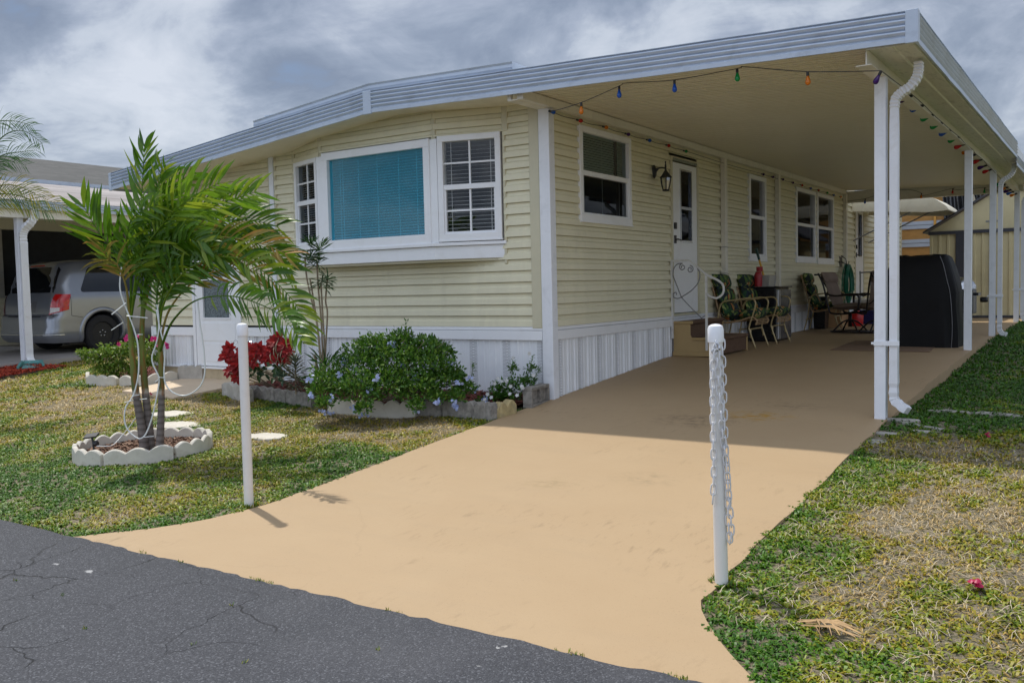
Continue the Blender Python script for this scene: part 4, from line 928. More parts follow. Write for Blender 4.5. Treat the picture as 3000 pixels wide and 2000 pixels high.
c0 = chair_proto(); spots = [((.33, 4.53, .225), .02, 'tropical print lounge chair nearest the porch steps'), ((.33, 5.52, .222), -.03, 'tropical print lounge chair tucked in front of the black fridge'), ((.40, 8.6, .245), .12, 'tropical print lounge chair farthest back, beside the brown rocker')]
for i, (p, rz, lab) in enumerate(spots):
    c = c0 if i == 0 else copy_tree(c0)
    c.location = p; c.rotation_euler = (0, 0, rz); c['label'] = lab; c.scale = (1.05, 1.05, 1.03)
def rocker_proto():
    t = thing('swivel_rocker', 'x', 'chair', (0, 0, 0), 'brown sling swivel rockers')
    g = MB(); pad(g, (-.36, 0, 1.02), (-.28, 0, .84), .50, .15); pad(g, (-.30, 0, .86), (-.17, 0, .46), .47, .09); pad(g, (-.19, 0, .43), (.28, 0, .45), .50, .12); g.build('cushion', BROWNF, t, smooth=True)
    for s in (-1, 1):
        y = s*.28; g = MB(); g.tube(smooth_path([(-.40, y, 1.0), (-.31, y, .8), (-.22, y, .42), (-.16, y, .33), (.1, y, .33), (.30, y, .40)], 5), .016, 8)
        g.tube(smooth_path([(-.27, y, .66), (-.1, y, .62), (.16, y, .645), (.27, y, .62), (.29, y, .54), (.27, y, .40)], 5), .016, 8, True, 1.3); g.build('side_frame', DKTUBE, t, smooth=True)
    g = MB(); g.tube(smooth_path([(-.30, -.27, .95), (-.285, 0, .72), (-.22, .27, .48)], 5), .012, 6); g.tube(smooth_path([(-.31, .27, .95), (-.29, 0, .70), (-.22, -.27, .48)], 5), .012, 6); g.tube([(-.40, -.28, .98), (-.40, .28, .98)], .014, 6)
    for i, v in enumerate(g.v): g.v[i] = (v[0]-.06, v[1], v[2])
    g.build('back_brace', DKTUBE, t, smooth=True)
    g = MB(); g.tube([(.03, 0, .1), (.03, 0, .34)], .03, 10)
    for k in range(4):
        a = math.pi/4+k*math.pi/2; g.tube(smooth_path([(.03, 0, .22), (.03+.14*math.cos(a), .14*math.sin(a), .17), (.03+.30*math.cos(a), .30*math.sin(a), .02)], 4), .014, 6)
    g.tube([(.03+.31*math.cos(a), .31*math.sin(a), .02) for a in np.linspace(0, 2*math.pi, 25)], .014, 6, False); g.build('base', DKTUBE, t, smooth=True); return t
r0 = rocker_proto()
for i, (p, rz, lab) in enumerate([((.93, 8.05, .245), -.15, 'brown cushioned swivel rocker facing the driveway, left of the front post'), ((1.42, 7.95, .245), 2.2, 'brown cushioned swivel rocker seen from behind, half hidden by the front post')]):
    c = r0 if i == 0 else copy_tree(r0); c.location = p; c.rotation_euler = (0, 0, rz); c['label'] = lab
# ================================================================== THINGS ALONG THE WALL
fr_ = thing('mini_fridge', 'black mini fridge with a silver door edge between two white posts', 'fridge', (.27, 6.0, .225))
fx0, fx1, fy0, fy1, fz0, fz1 = .07, .47, 5.62, 6.28, .235, 1.03
FRB = M('fridge_black', (.012, .012, .014), .25, .2); g = MB(); g.box(fx0, fy0, fz0, fx1, fy1, fz1); g.build('body', FRB, fr_, bevel=.008)
g = MB(); g.box(fx1+.003, fy0+.12, fz0+.03, fx1+.035, fy1, fz1-.03); g.build('door', M('fridge_door_smoke', (.10, .10, .11), .18, .25, 12), fr_, bevel=.008)
g = MB(); g.box(fx1+.003, fy0, fz0+.03, fx1+.045, fy0+.117, fz1-.03); g.build('door_edge', M('brushed_silver', (.42, .43, .45), .3, .08, metal=.7), fr_, bevel=.01)
g = MB(); g.box(fx0-.01, fy0-.01, fz1+.001, fx1+.05, fy1+.02, fz1+.02); g.build('top', FRB, fr_, bevel=.005)
g = MB(); g.prism([(.12, 5.72), (.34, 5.72), (.34, 6.02), (.12, 6.02)], lambda x, y: (x, y, 1.052), lambda x, y: (.23+(x-.23)*1.12, 5.83+(y-5.83)*1.1, 1.22)); bn = g.build('storage_bin', glassmat('cloudy_plastic', (.75, .75, .75), .1, (.6, .6, .6), .5), None, origin=(.23, 5.83, 1.05)); tag(bn, 'cloudy clear plastic bin on top of the black fridge', 'bin')
g = MB()
for k in range(3): g.lathe([(.045, 0), (.05, .03), (.05, .034), (.043, .035)], (.2, 5.72, 1.06+.22+k*.018), 14)
g.lathe([(.055, 0), (.06, .12), (.06, .17), (.04, .22)], (.2, 5.66, 1.055), 14); cu = g.build('red_bottle', M('red_plastic', (.38, .02, .03), .35, .1), None, smooth='auto', origin=(.2, 5.72, 1.055)); tag(cu, 'dark red plastic bottle standing on the black fridge', 'bottle')
bd = thing('grill_brush', 'yellow handled brush with a green grip leaning up from the bin', 'brush', (.25, 5.85, 1.08)); a, b_ = Vector((.25, 5.87, 1.08)), Vector((.18, 5.63, 1.62))
g = MB(); g.tube([a, a.lerp(b_, .7)], .014, 8, True, 1.6); g.build('handle', M('yellow_wood', (.70, .38, .03), .4), bd, smooth='auto'); g = MB(); g.tube([a.lerp(b_, .7), b_], [.017, .021], 8, True, 1.5); g.build('grip', M('dark_green_grip', (.01, .05, .04), .5), bd, smooth='auto')
# black waste bin, cardboard box, tote, red can, hose
g = MB(); g.prism([(.08, 8.95), (.32, 8.95), (.32, 9.25), (.08, 9.25)], lambda x, y: (.2+(x-.2)*.8, 9.1+(y-9.1)*.8, .25), lambda x, y: (x, y, .80)); g.box(.06, 8.93, .80, .34, 9.27, .84); o = g.build('waste_bin', FRB, None, bevel=.01, origin=(.2, 9.1, .25)); tag(o, 'small black waste bin by the wall behind the rear tropical chair', 'bin')
g = MB(); g.box(.08, 9.45, .25, .48, 9.95, .66); g.box(.08, 9.45, .66, .28, 9.95, .664); g.box(.31, 9.45, .662, .50, 9.95, .668); o = g.build('cardboard_box', M('cardboard', (.42, .25, .12), .85, .1), None, origin=(.28, 9.7, .25)); tag(o, 'brown cardboard box on the slab behind the chairs', 'box')
g = MB(); g.prism([(.5, 10.6), (.9, 10.6), (.9, 11.3), (.5, 11.3)], lambda x, y: (.7+(x-.7)*.9, 10.95+(y-10.95)*.9, .27), lambda x, y: (x, y, .50)); g.box(.48, 10.58, .50, .92, 11.32, .54); o = g.build('storage_tote', M('navy_plastic', (.012, .018, .11), .4), None, bevel=.01, origin=(.7, 10.95, .27)); tag(o, 'dark blue storage tote low on the slab past the rockers', 'tote')
g = MB(); g.lathe([(.001, 0), (.10, .0), (.11, .02), (.12, .20), (.10, .25), (.05, .27), (.04, .31), (.001, .31)], (.62, 10.0, .265), 18); o = g.build('red_can', M('red_gloss', (.55, .015, .02), .3), None, smooth='auto', origin=(.62, 10, .265)); tag(o, 'round red plastic can behind the brown rocker', 'can')
hs = thing('garden_hose', 'green garden hose coiled on a wall hanger near the rear door', 'hose', (.10, 11.25, 1.2)); g = MB(); rr = random.Random(3)
for k in range(15):
    o_ = rr.uniform(-.06, .06); w2 = rr.uniform(.10, .24); h0 = rr.uniform(.55, .86); x = rr.uniform(.10, .2)
    g.tube(smooth_path([(x, 11.25+o_*.3, 1.42+rr.uniform(-.02, .03)), (x+.02, 11.25-w2+o_, 1.25), (x, 11.25-w2*.9+o_, .95), (x, 11.25+o_, h0), (x+.02, 11.25+w2*.9+o_, .95), (x, 11.25+w2+o_, 1.25), (x, 11.25+o_*.3, 1.43)], 5), .011, 6)
g.tube(smooth_path([(.15, 11.3, .8), (.25, 11.0, .45), (.45, 10.8, .29), (.9, 10.9, .29)], 5), .011, 6); g.build('coil', M('green_hose', (.0, .13, .075), .35, .15), hs, smooth=True)
g = MB(); g.tube([(.03, 11.25, 1.62), (.12, 11.25, 1.55), (.16, 11.2, 1.40)], .008, 6); g.tube([(.03, 11.25, 1.5), (.16, 11.3, 1.42), (.18, 11.25, 1.50)], .008, 6); g.box(.016, 11.15, 1.40, .03, 11.35, 1.6); g.build('hanger', BLACKM, hs)
# rear steps railing
g = MB()
for y in (12.35, 13.35): g.tube(smooth_path([(.15, y, .26), (.15, y, 1.22), (.17, y, 1.28), (.55, y, 1.28), (.65, y, 1.26), (1.0, y, .95), (1.02, y, .90), (1.02, y, .26)], 3), .016, 8)
g2 = MB(); g2.box(.03, 12.4, .26, .55, 13.3, .70); g2.box(.55, 12.4, .26, .95, 13.3, .48)
rs_ = thing('rear_steps', 'small rear door steps with a grey pipe handrail', 'steps', (.5, 12.85, .27)); g.build('handrail', GREYP, rs_, smooth='auto'); g2.build('step', CONC, rs_, bevel=.01)
# mat
g = MB(); q = [(1.57, 4.40), (2.75, 4.50), (2.65, 6.2), (1.5, 6.1)]; g.add([(x, y, float(zslab(x, y))+.004+dz) for dz in (0, .006) for x, y in q], [(4, 5, 6, 7), (0, 1, 5, 4), (1, 2, 6, 5), (2, 3, 7, 6), (3, 0, 4, 7)])
o = g.build('door_mat', M('brown_mat', (.22, .14, .085), .95, .12, 10, .6, 300), None, origin=(2.1, 5.3, .21)); tag(o, 'flat brown mat on the slab beside the covered grill', 'mat')
# covered grill
gr = thing('covered_grill', 'barbecue grill under a fitted black cover next to the second post', 'grill', (2.55, 5.5, .19))
def cover():
    g = MB(); lv = [(0, .185, 1.0, 1.0), (.06, .23, 1.0, 1.0), (.25, .45, 1.015, 1.0), (.5, .75, .99, .98), (.66, .93, 1.01, .99), (.74, 1.04, .975, .96), (.82, 1.14, .93, .92), (.9, 1.27, .85, .84), (.96, 1.38, .76, .74), (1., 1.415, .70, .66), (1.02, 1.425, .4, .4)]
    x0, x1, y0_, y1_ = 2.06, 2.98, 5.16, 5.86; cx, cy, hx, hy = (x0+x1)/2, (y0_+y1_)/2, (x1-x0)/2, (y1_-y0_)/2; n = 72; vs = []
    for j, (f, z, sx, sy) in enumerate(lv):
        for k in range(n):
            a = 2*math.pi*k/n; c, s = math.cos(a), math.sin(a); p = .28; ux = abs(c)**p*(1 if c > 0 else -1); uy = abs(s)**p*(1 if s > 0 else -1)
            wr = 1+.032*math.sin(a*9+j*.35+math.sin(a*4))*(1-f)*(1 if f < .8 else .3)+.012*math.sin(a*23+j)*(1-f*.6)
            vs.append((cx-.03*f+ux*hx*sx*wr, cy+uy*hy*sy*wr, z+(.012*math.sin(a*5) if j == 0 else 0)+.012*math.sin(a*3+j)*(f > .6)))
    g.add(vs, [(j*n+k, j*n+(k+1) % n, (j+1)*n+(k+1) % n, (j+1)*n+k) for j in range(len(lv)-1) for k in range(n)]+[tuple((len(lv)-1)*n+k for k in range(n))]); return g
g = cover(); g.build('cover', M('black_vinyl_cover', (.006, .006, .007), .6, .3, 3, .6, 12, spec=.25), gr, smooth=True)
g = MB(); g.tube(smooth_path([(2.90, 5.19, .21), (2.915, 5.155, .5), (2.89, 5.155, .9), (2.85, 5.17, 1.08), (2.80, 5.22, 1.28), (2.75, 5.27, 1.40)], 6), .004, 5); g.tube(smooth_path([(2.04, 5.17, .98), (2.16, 5.19, 1.05), (2.23, 5.22, 1.15), (2.25, 5.27, 1.27)], 6), .003, 5); g.build('piping', M('grey_piping', (.22, .22, .24), .5), gr)
# second grill behind: kettle lid and silver handle peeking out
kg = thing('kettle_grill', 'silver and black grill partly hidden behind the covered one and the second post', 'grill', (3.0, 6.6, .22)); g = MB(); g.box(2.55, 6.45, .60, 3.0, 6.85, .95); g.box(2.62, 6.5, .22, 2.95, 6.8, .6); g.build('body', FRB, kg, bevel=.02)
g = MB(); g.lathe([(.24, 0), (.235, .05), (.19, .12), (.10, .16), (.01, .175)], (2.78, 6.65, .955), 20); g.build('lid', STEEL, kg, smooth='auto'); g = MB(); g.box(3.0, 6.5, .86, 3.06, 6.8, .90); g.lathe([(.001, 0), (.035, .0), (.04, .03), (.04, .08), (.03, .1)], (3.07, 6.62, .80), 12, (1, 0, 0)); g.build('knob', FRB, kg)

# ================================================================== YARD HARDSCAPE
STONEG = M('stone_grey', (.34, .32, .28), .9, .3, 14, .7, 60, dirt=(.15, .14, .11), ds=9, da=.6)
def stone(p, r, lab, seed, mat=CONCW, asp=.75, h=.012):
    rr = random.Random(seed); n = 20; z = float(zlawn(p[0], p[1])); rad = [r*(1+rr.uniform(-.16, .12)) for _ in range(n)]; a0 = rr.uniform(0, 1)
    g = MB(); ring = lambda f, zz_: [(p[0]+rad[k]*f*math.cos(2*math.pi*k/n), p[1]+rad[k]*f*asp*math.sin(2*math.pi*k/n), z+zz_+rr.uniform(-.002, .002)) for k in range(n)]
    vs = ring(1, -.04)+ring(1, h*.6)+ring(.93, h)+ring(.5, h+.003); g.add(vs, [(j*n+k, j*n+(k+1) % n, (j+1)*n+(k+1) % n, (j+1)*n+k) for j in range(3) for k in range(n)]+[tuple(3*n+k for k in range(n))])
    o = g.build('stepping_stone', mat, None, origin=(p[0], p[1], z)); tag(o, lab, 'stone', 'flat stones in the lawn'); return o
stone(STONES[0][:2], .27, 'pale stepping stone behind the palm trunks, nearest the front walk', 1); stone(STONES[1][:2], .26, 'pale stepping stone directly behind the palm ring', 2); stone(STONES[2][:2], .22, 'round pale stepping stone just right of the left post', 3)
stone(PG(2018, 1008)[:2], .085, 'small rough stone nearest the driveway below the downspout', 4, STONEG, .8, .010); stone(PG(2035, 988)[:2], .10, 'pale slab fragment right of the front post base', 5, STONEG, .45, .010); stone(PG(2072, 962)[:2], .13, 'half-buried rounded stone under the downspout outlet', 6, STONEG, .35, .018)
stone(PG(2125, 985)[:2], .10, 'flat grey stone sunk in the right lawn, second from the post', 8, STONEG, .6, .008)
def strip(a, b, w_, lab, seed):
    g = MB(); a = np.array(a[:2]); b = np.array(b[:2]); d = (b-a)/np.linalg.norm(b-a); nn = np.array([-d[1], d[0]]); vs = []; n = 16; rr = random.Random(seed)
    for i in range(n+1):
        c = a+(b-a)*i/n
        for s in (-1, 1): q = c+nn*s*w_*(.7+.5*rr.random()); vs.append((q[0], q[1], float(zlawn(q[0], q[1]))+.012+.008*rr.random()))
    g.add(vs, [(2*i, 2*i+1, 2*i+3, 2*i+2) for i in range(n)]); g.add([(v[0], v[1], v[2]-.05) for v in vs], []); m_ = 2*(n+1)
    g.f += [(2*i, 2*i+2, 2*i+2+m_, 2*i+m_) for i in range(n)]+[(2*i+1, 2*i+1+m_, 2*i+3+m_, 2*i+3) for i in range(n)]
    o = g.build('edging_strip', STONEG, None, origin=(a[0], a[1], 0)); tag(o, lab, 'edging')
strip(PG(2075, 967), PG(2165, 985), .022, 'thin concrete strip in the grass right of the front post', 1); strip(PG(2135, 922), PG(2352, 936), .05, 'long buried concrete strip across the right lawn', 2)
def scallop(P0, P1, n_s, h, th, mat, lab, group, bow=0., amp=.03, zoff=0, rough=0):
    """concrete edging block: straight or bowed, with a scalloped top"""
    P0 = np.array(P0[:2]); P1 = np.array(P1[:2]); L_ = np.linalg.norm(P1-P0); d = (P1-P0)/L_; nn = np.array([d[1], -d[0]]); N_ = n_s*8; g = MB(); vs = []
    for i in range(N_+1):
        f = i/N_; c = P0+(P1-P0)*f+nn*bow*4*f*(1-f); z = .078*c[1]-.02+zoff; tp = z+.02+h-amp+amp*abs(math.sin(math.pi*n_s*f)); tt = .004 if i in (0, N_) else 0
        for (o_, zz_) in ((-th/2, z-.04), (-th/2, tp-.008-tt), (-th/2+.008, tp-tt), (th/2-.008, tp-tt), (th/2, tp-.008-tt), (th/2, z-.04)): q = c+nn*(o_+(random.uniform(-1, 1)*rough)); vs.append((q[0], q[1], zz_+random.uniform(-1, 1)*rough))
    k = 6; g.add(vs, [(i*k+j, (i+1)*k+j, (i+1)*k+(j+1), i*k+j+1) for i in range(N_) for j in range(k-1)]+[tuple(range(k)), tuple(N_*k+j for j in range(k))[::-1]])
    mid = (P0+P1)/2; o = g.build('edging_block', mat, None, smooth='auto', origin=(mid[0], mid[1], .078*mid[1])); tag(o, lab, 'edging block', group); return o
cuts_ = [-1.95, -1.02, -.20, .55, 1.45, 2.35, 3.30, 4.333]
names = ['front left of the palm ring, below the solar light', 'front right of the palm ring, before the right trunk', 'right end of the palm ring', 'back right of the palm ring', 'back centre of the palm ring behind the trunks', 'back left of the palm ring', 'left end of the palm ring']
cuts = [math.radians(a-34) for a in (-130, -74, -14, 36, 88, 140, 188, 230)]
for i in range(7):
    a, b = cuts[i]+.012, cuts[i+1]-.012; P = lambda t: ringp(t, RING[2]); pm = np.array(ringp((a+b)/2, RING[2])); cm = (np.array(P(a))+np.array(P(b)))/2; bow = float(np.linalg.norm(pm-cm))
    scallop(P(a), P(b), 3 if i != 2 else 3, .118, .045, CONCW, 'scalloped pale concrete edging block, '+names[i], 'scalloped edging blocks', bow, .036)
LB = [((-7.30, -.50), (-6.98, -.70), 2, 'at the left end of the bougainvillea bed'), ((-6.96, -.71), (-6.33, -.68), 3, 'along the front of the bougainvillea bed, left'), ((-6.30, -.66), (-5.95, -.55), 2, 'along the front of the bougainvillea bed, behind the palm trunks'), ((-5.93, -.5), (-5.80, -.15), 2, 'at the right end of the bougainvillea bed')]
for a, b, n, l in LB: scallop(a, b, n, .13, .05, CONCW, 'scalloped concrete edging block '+l, 'scalloped edging blocks', .01, .035)
scallop((-5.80, -.1), (-5.42, .0), 3, .17, .10, CONC, 'weathered three-lobed edging block against the foundation by the front walk', 'scalloped edging blocks', .0, .035, .02)
def fl(pxs, n_s, h, th, mat, labs, rough=0, amp=.03):
    for i in range(len(pxs)-1):
        a, b = PG(*pxs[i])[:2], PG(*pxs[i+1])[:2]; d = (b-a)/np.linalg.norm(b-a)*.006; scallop(a+d, b-d, n_s, h, th, mat, labs[i], 'flower bed edging blocks', 0, amp, .0, rough)
fl([(518, 905), (574, 920)], 2, .16, .09, CONC, ['broken grey edging block at the left corner of the poinsettia bed'], .003)
fl([(576, 908), (664, 922), (724, 932)], 5, .125, .09, CONCD, ['grey log-style edging block in front of the poinsettias', 'grey log-style edging block between the poinsettias and the blue-flowered bush'], .004, .042)
fl([(756, 943), (847, 955), (957, 952)], 3, .15, .05, CONCW, ['pale scalloped block before the left half of the blue-flowered bush', 'pale scalloped block before the middle of the blue-flowered bush'], .0, .045)
fl([(960, 948), (1022, 950), (1098, 955), (1138, 960)], 3, .14, .10, CONCD, ['dark log-style edging block right of the pale scalloped blocks', 'dark log-style edging block in front of the bare mulch', 'dark log-style edging block before the white vincas'], .004, .048)
fl([(1136, 958), (1180, 946)], 2, .13, .09, M('yellowed_concrete', (.42, .33, .16), .9, .25, 12, .6, 70, dirt=(.2, .18, .14), ds=9, da=.6), ['yellowish two-lobed edging block at the edge of the driveway'], .004, .05)
# hollow concrete block on end beside the corner post
cbk = PG(1223, 935); g = MB(); ang = 1.68; c_, s_ = math.cos(ang), math.sin(ang)
def B(a0, b0, z0, a1, b1, z1):
    vs = []
    for z in (z0, z1):
        for a, b in ((a0, b0), (a1, b0), (a1, b1), (a0, b1)): vs.append((cbx+a*c_-b*s_, cby+a*s_+b*c_, z))
    g.add(vs, [(0, 3, 2, 1), (4, 5, 6, 7), (0, 1, 5, 4), (1, 2, 6, 5), (2, 3, 7, 6), (3, 0, 4, 7)])
cbx, cby = .045, -.47; zb0 = -.045
B(0, 0, zb0, .40, .10, zb0+.035); B(0, 0, zb0+.165, .40, .10, zb0+.20); B(0, 0, zb0+.035, .03, .10, zb0+.165); B(.185, 0, zb0+.035, .215, .10, zb0+.165); B(.37, 0, zb0+.035, .40, .10, zb0+.165)
B(.03, .03, zb0+.035, .185, .07, zb0+.165); B(.215, .03, zb0+.035, .37, .07, zb0+.165)
o = g.build('concrete_block', CONCD, None, bevel=.006, origin=(cbx, cby, zb0)); tag(o, 'mossy hollow concrete block lying at the foot of the corner post', 'block')
# solar spot light
sp_ = thing('solar_light', 'small black solar spotlight inside the left side of the palm ring', 'garden light', (-2.93, -3.05, -.22)); sb = PD(216, 1035, 7.75); st_ = PD(210, 1000, 7.75)
g = MB(); g.tube([sb, PD(213, 1012, 7.75), st_], .008, 6); g.lathe([(.02, 0), (.026, .01), (.026, .03), (.02, .04)], PD(215, 1018, 7.75), 10, (1, .4, 0)); g.build('stake', BLACKM, sp_)
g = MB(); c = Vector(st_); ux = Vector((.83, .55, .12))*.055; uy = Vector((-.5, .75, .35)).normalized()*.035; n_ = ux.cross(uy).normalized()*.007
g.add([c+a*ux+b*uy+d*n_ for d in (-1, 1) for a, b in ((-1, -1), (1, -1), (1, 1), (-1, 1))], [(0, 3, 2, 1), (4, 5, 6, 7), (0, 1, 5, 4), (1, 2, 6, 5), (2, 3, 7, 6), (3, 0, 4, 7)]); g.build('solar_panel', BLACKM, sp_)
# dry palm boot, petals
g = MB(); rr = random.Random(5)
for k in range(16):
    x0, y0_ = PG(1870+rr.uniform(-45, 30), 1437+rr.uniform(-8, 8))[:2]; x1, y1_ = PG(1950+rr.uniform(-70, 35), 1460+rr.uniform(-14, 14))[:2]; z = float(zlawn(x0, y0_))+.03
    w2 = rr.uniform(.0015, .005); g.add([(x0, y0_, z), (x0, y0_+w2, z+.004), ((x0+x1)/2, (y0_+y1_)/2+w2*2, z+.025), ((x0+x1)/2, (y0_+y1_)/2-w2, z+.02), (x1, y1_+w2, z+.008), (x1, y1_, z+.006)], [(0, 1, 2, 3), (3, 2, 4, 5)])
o = g.build('dry_frond', M('dry_tan', (.40, .25, .11), .7, .2, 20), None, origin=tuple(PG(1900, 1450))); tag(o, 'dry tan palm sheath lying on the right lawn', 'dead leaf')
PETM = leafmat('petal_pink', (.4, .01, .05), (.6, .02, .10), trans=.3)
for (x, y, r, lab) in ((2240, 1350, .03, 'crumpled red petal on the lower right lawn'), (279, 918, 0, ''), (377, 1006, .0, ''), (1990, 1033, .0, ''), (2268, 1004, .02, 'small red petal near the long concrete strip'), (346, 908, .022, 'pink fallen petal on the grass behind the palm')):
    if not r: continue
    p = PG(x, y); p[2] = float(zlawn(p[0], p[1]))+.025; g = MB()
    for k in range(5):
        a = k*1.3; q = Vector(p)+Vector((math.cos(a)*r*.5, math.sin(a)*r*.5, .006*k)); g.grid(lambda u, v, q=q, a=a: (q[0]+(u-.5)*r*1.2*math.cos(a)-(v-.5)*r*math.sin(a), q[1]+(u-.5)*r*1.2*math.sin(a)+(v-.5)*r*math.cos(a), q[2]+.5*r*math.sin(u*3.1)*math.sin(v*2.5)), 4, 4)
    o = g.build('fallen_petal', PETM, None, smooth=True, origin=tuple(p)); tag(o, lab, 'petal', 'fallen petals')
# ================================================================== PLANTS
def leaves(name, C_, D_, Nn, Ln, W, mat, parent=None, kind=None, cup=.25, origin=(0, 0, 0)):
    """leaf meshes: folded rhombus-like blades; arrays centres, directions, normals"""
    D_ = D_/np.linalg.norm(D_, axis=1, keepdims=True); S = np.cross(D_, Nn); S /= np.linalg.norm(S, axis=1, keepdims=True)+1e-9; Nn = np.cross(S, D_)
    L_ = Ln[:, None]; w2 = W[:, None]*.5
    v = np.stack([C_, C_+D_*L_*.35+S*w2+Nn*w2*cup, C_+D_*L_*.72+S*w2*.75+Nn*w2*cup*.6, C_+D_*L_-Nn*L_*.10, C_+D_*L_*.72-S*w2*.75+Nn*w2*cup*.6, C_+D_*L_*.35-S*w2+Nn*w2*cup, C_+D_*L_*.4-Nn*w2*.1], 1)
    return flat_mesh(name, v, 0, [(0, 1, 2, 6), (6, 2, 3), (0, 6, 4, 5), (6, 3, 4)], mat, parent=parent, kind=kind, origin=origin)
def unit(n_): v = RNG.normal(size=(n_, 3)); return v/np.linalg.norm(v, axis=1, keepdims=True)
def bush_pts(n_, blobs, shell=.55):
    """points in blob shells: blobs (cx,cy,cz,rx,ry,rz,weight)"""
    Wt = np.array([b[6] for b in blobs]); idx = RNG.choice(len(blobs), n_, p=Wt/Wt.sum()); B = np.array([b[:6] for b in blobs])[idx]
    u = unit(n_); u[:, 2] = np.where(u[:, 2] < -.35, -u[:, 2]*.6, u[:, 2]); r = (shell+(1-shell)*RNG.random(n_)**.6)*(1+RNG.normal(0, .07, n_))
    return B[:, :3]+u*B[:, 3:6]*r[:, None], u
def stems(base, tips, r, mat, parent, name='stem', wob=.03):
    g = MB()
    for t in tips:
        b = Vector(base)+Vector((random.uniform(-.06, .06), random.uniform(-.04, .04), -.03)); t = Vector(t); m_ = b.lerp(t, .5)+Vector((random.uniform(-wob, wob), random.uniform(-wob, wob), .03))
        g.tube(smooth_path([b, m_, t], 4), [r*(1-.6*k/8) for k in range(9)], 5)
    return g.build(name, mat, parent, smooth=True)
BARK = M('grey_stem', (.28, .22, .15), .85, .25, 30, .5, 60); GSTEM = M('green_stem', (.10, .16, .04), .6, .2, 20)
# --- plumbago
pb = thing('flowering_bush', 'large rounded green bush with pale blue flowers under the bay window', 'bush', (-1.9, -.75, -.06))
PBL = leafmat('bush_leaf', (.02, .08, .006), (.07, .18, .015), (.26, .38, .05), trans=.3)
blobs = []
for (x, y, r, w_, dy) in ((760, 885, 62, 1, .0), (830, 850, 75, 1.6, .1), (900, 840, 85, 2.2, .05), (975, 850, 80, 1.8, .0), (1015, 885, 60, 1.1, 0), (890, 895, 60, 1.5, -.15), (820, 900, 60, 1.2, -.2), (960, 900, 55, 1.2, -.15), (925, 795, 42, .8, .1), (850, 800, 38, .5, .1), (1020, 815, 30, .4, .2), (985, 805, 40, .6, .2), (740, 905, 35, .5, -.1), (745, 928, 20, .25, -.3), (1003, 915, 20, .2, -.25), (955, 935, 20, .2, -.35), (835, 940, 20, .2, -.4), (1045, 915, 22, .25, -.2), (1040, 870, 32, .5, 0), (1070, 895, 24, .3, -.05)):
    p = PD(x, y, 8.75+dy); rr_ = r/2090*8.75; blobs.append((p[0], p[1], p[2], rr_, rr_*.75, rr_*.92, w_))
C_, U = bush_pts(13000, blobs, .5); C_[:, 2] = np.maximum(C_[:, 2], -.09+RNG.random(len(C_))*.04); k = C_[:, 1] < -.03; C_, U = C_[k], U[k]; n_ = len(C_)
leaves('foliage', C_, U*.8+unit(n_)*.8+np.array([0, 0, .25]), U+unit(n_)*.7+np.array([0, 0, .5]), RNG.uniform(.028, .052, n_), RNG.uniform(.013, .023, n_), PBL, pb)
tips = []
for _ in range(60):
    b = random.choice(blobs); a = random.uniform(0, 6.28); tips.append((b[0]+b[3]*.7*math.cos(a), min(-.05, b[1]+b[4]*.7*math.sin(a)), b[2]+b[5]*random.uniform(.3, .95)))
stems((-1.9, -.6, -.05), tips, .006, BARK, pb)
sh = [((935, 800), (932, 733), 1.0), ((880, 790), (850, 770), 1), ((905, 790), (905, 755), 1), ((960, 790), (968, 765), 1), ((985, 795), (1000, 785), .5), ((830, 815), (812, 800), 1), ((800, 840), (785, 815), 1), ((1080, 880), (1088, 835), 1), ((1060, 900), (1062, 862), 1), ((1075, 905), (1105, 885), 1)]
LC = []; LD = []; tipsP = []
for (a, b, s) in sh:
    A = PD(*a, 8.8); B_ = PD(*b, 8.75); tipsP.append(tuple(B_))
    for k in range(26):
        f = random.random(); LC.append(A+(B_-A)*f+np.random.default_rng(k).normal(0, .008, 3)); LD.append(unit(1)[0]+np.array([0, 0, .7]))
LC = np.array(LC); LD = np.array(LD); n_ = len(LC); leaves('shoot_foliage', LC, LD, unit(n_)+np.array([0, -.3, .5]), RNG.uniform(.025, .04, n_), RNG.uniform(.010, .015, n_), PBL, pb)
for (a, b, s) in sh: MB().tube([PD(*a, 8.8), PD(*b, 8.75)], .003, 5).build('shoot', GSTEM, pb)
BLUEF = leafmat('pale_blue_petal', (.30, .38, .82), (.42, .50, .92), (.60, .66, .95), trans=.3); WHITEF = leafmat('white_petal', (.75, .76, .74), (.85, .86, .84), trans=.3)
def flower_cluster(p, n_f, spread, pr, mat, parent, name='flower', face=(.45, -.8, .4)):
    Cs = []; Ds = []; Ns = []; F_ = Vector(face).normalized()
    for _ in range(n_f):
        c = Vector(p)+Vector([random.gauss(0, spread) for _ in range(3)]); nn = (F_+Vector([random.gauss(0, .5) for _ in range(3)])).normalized(); a = nn.orthogonal().normalized(); b = nn.cross(a); ph = random.uniform(0, 1)
        for k in range(5): t = ph+k*2*math.pi/5; d = a*math.cos(t)+b*math.sin(t)+nn*.2; Cs.append(c); Ds.append(d); Ns.append(nn)
    n_ = len(Cs); return leaves(name, np.array(Cs), np.array(Ds), np.array(Ns), np.full(n_, pr), np.full(n_, pr*.85), mat, parent, cup=.1)
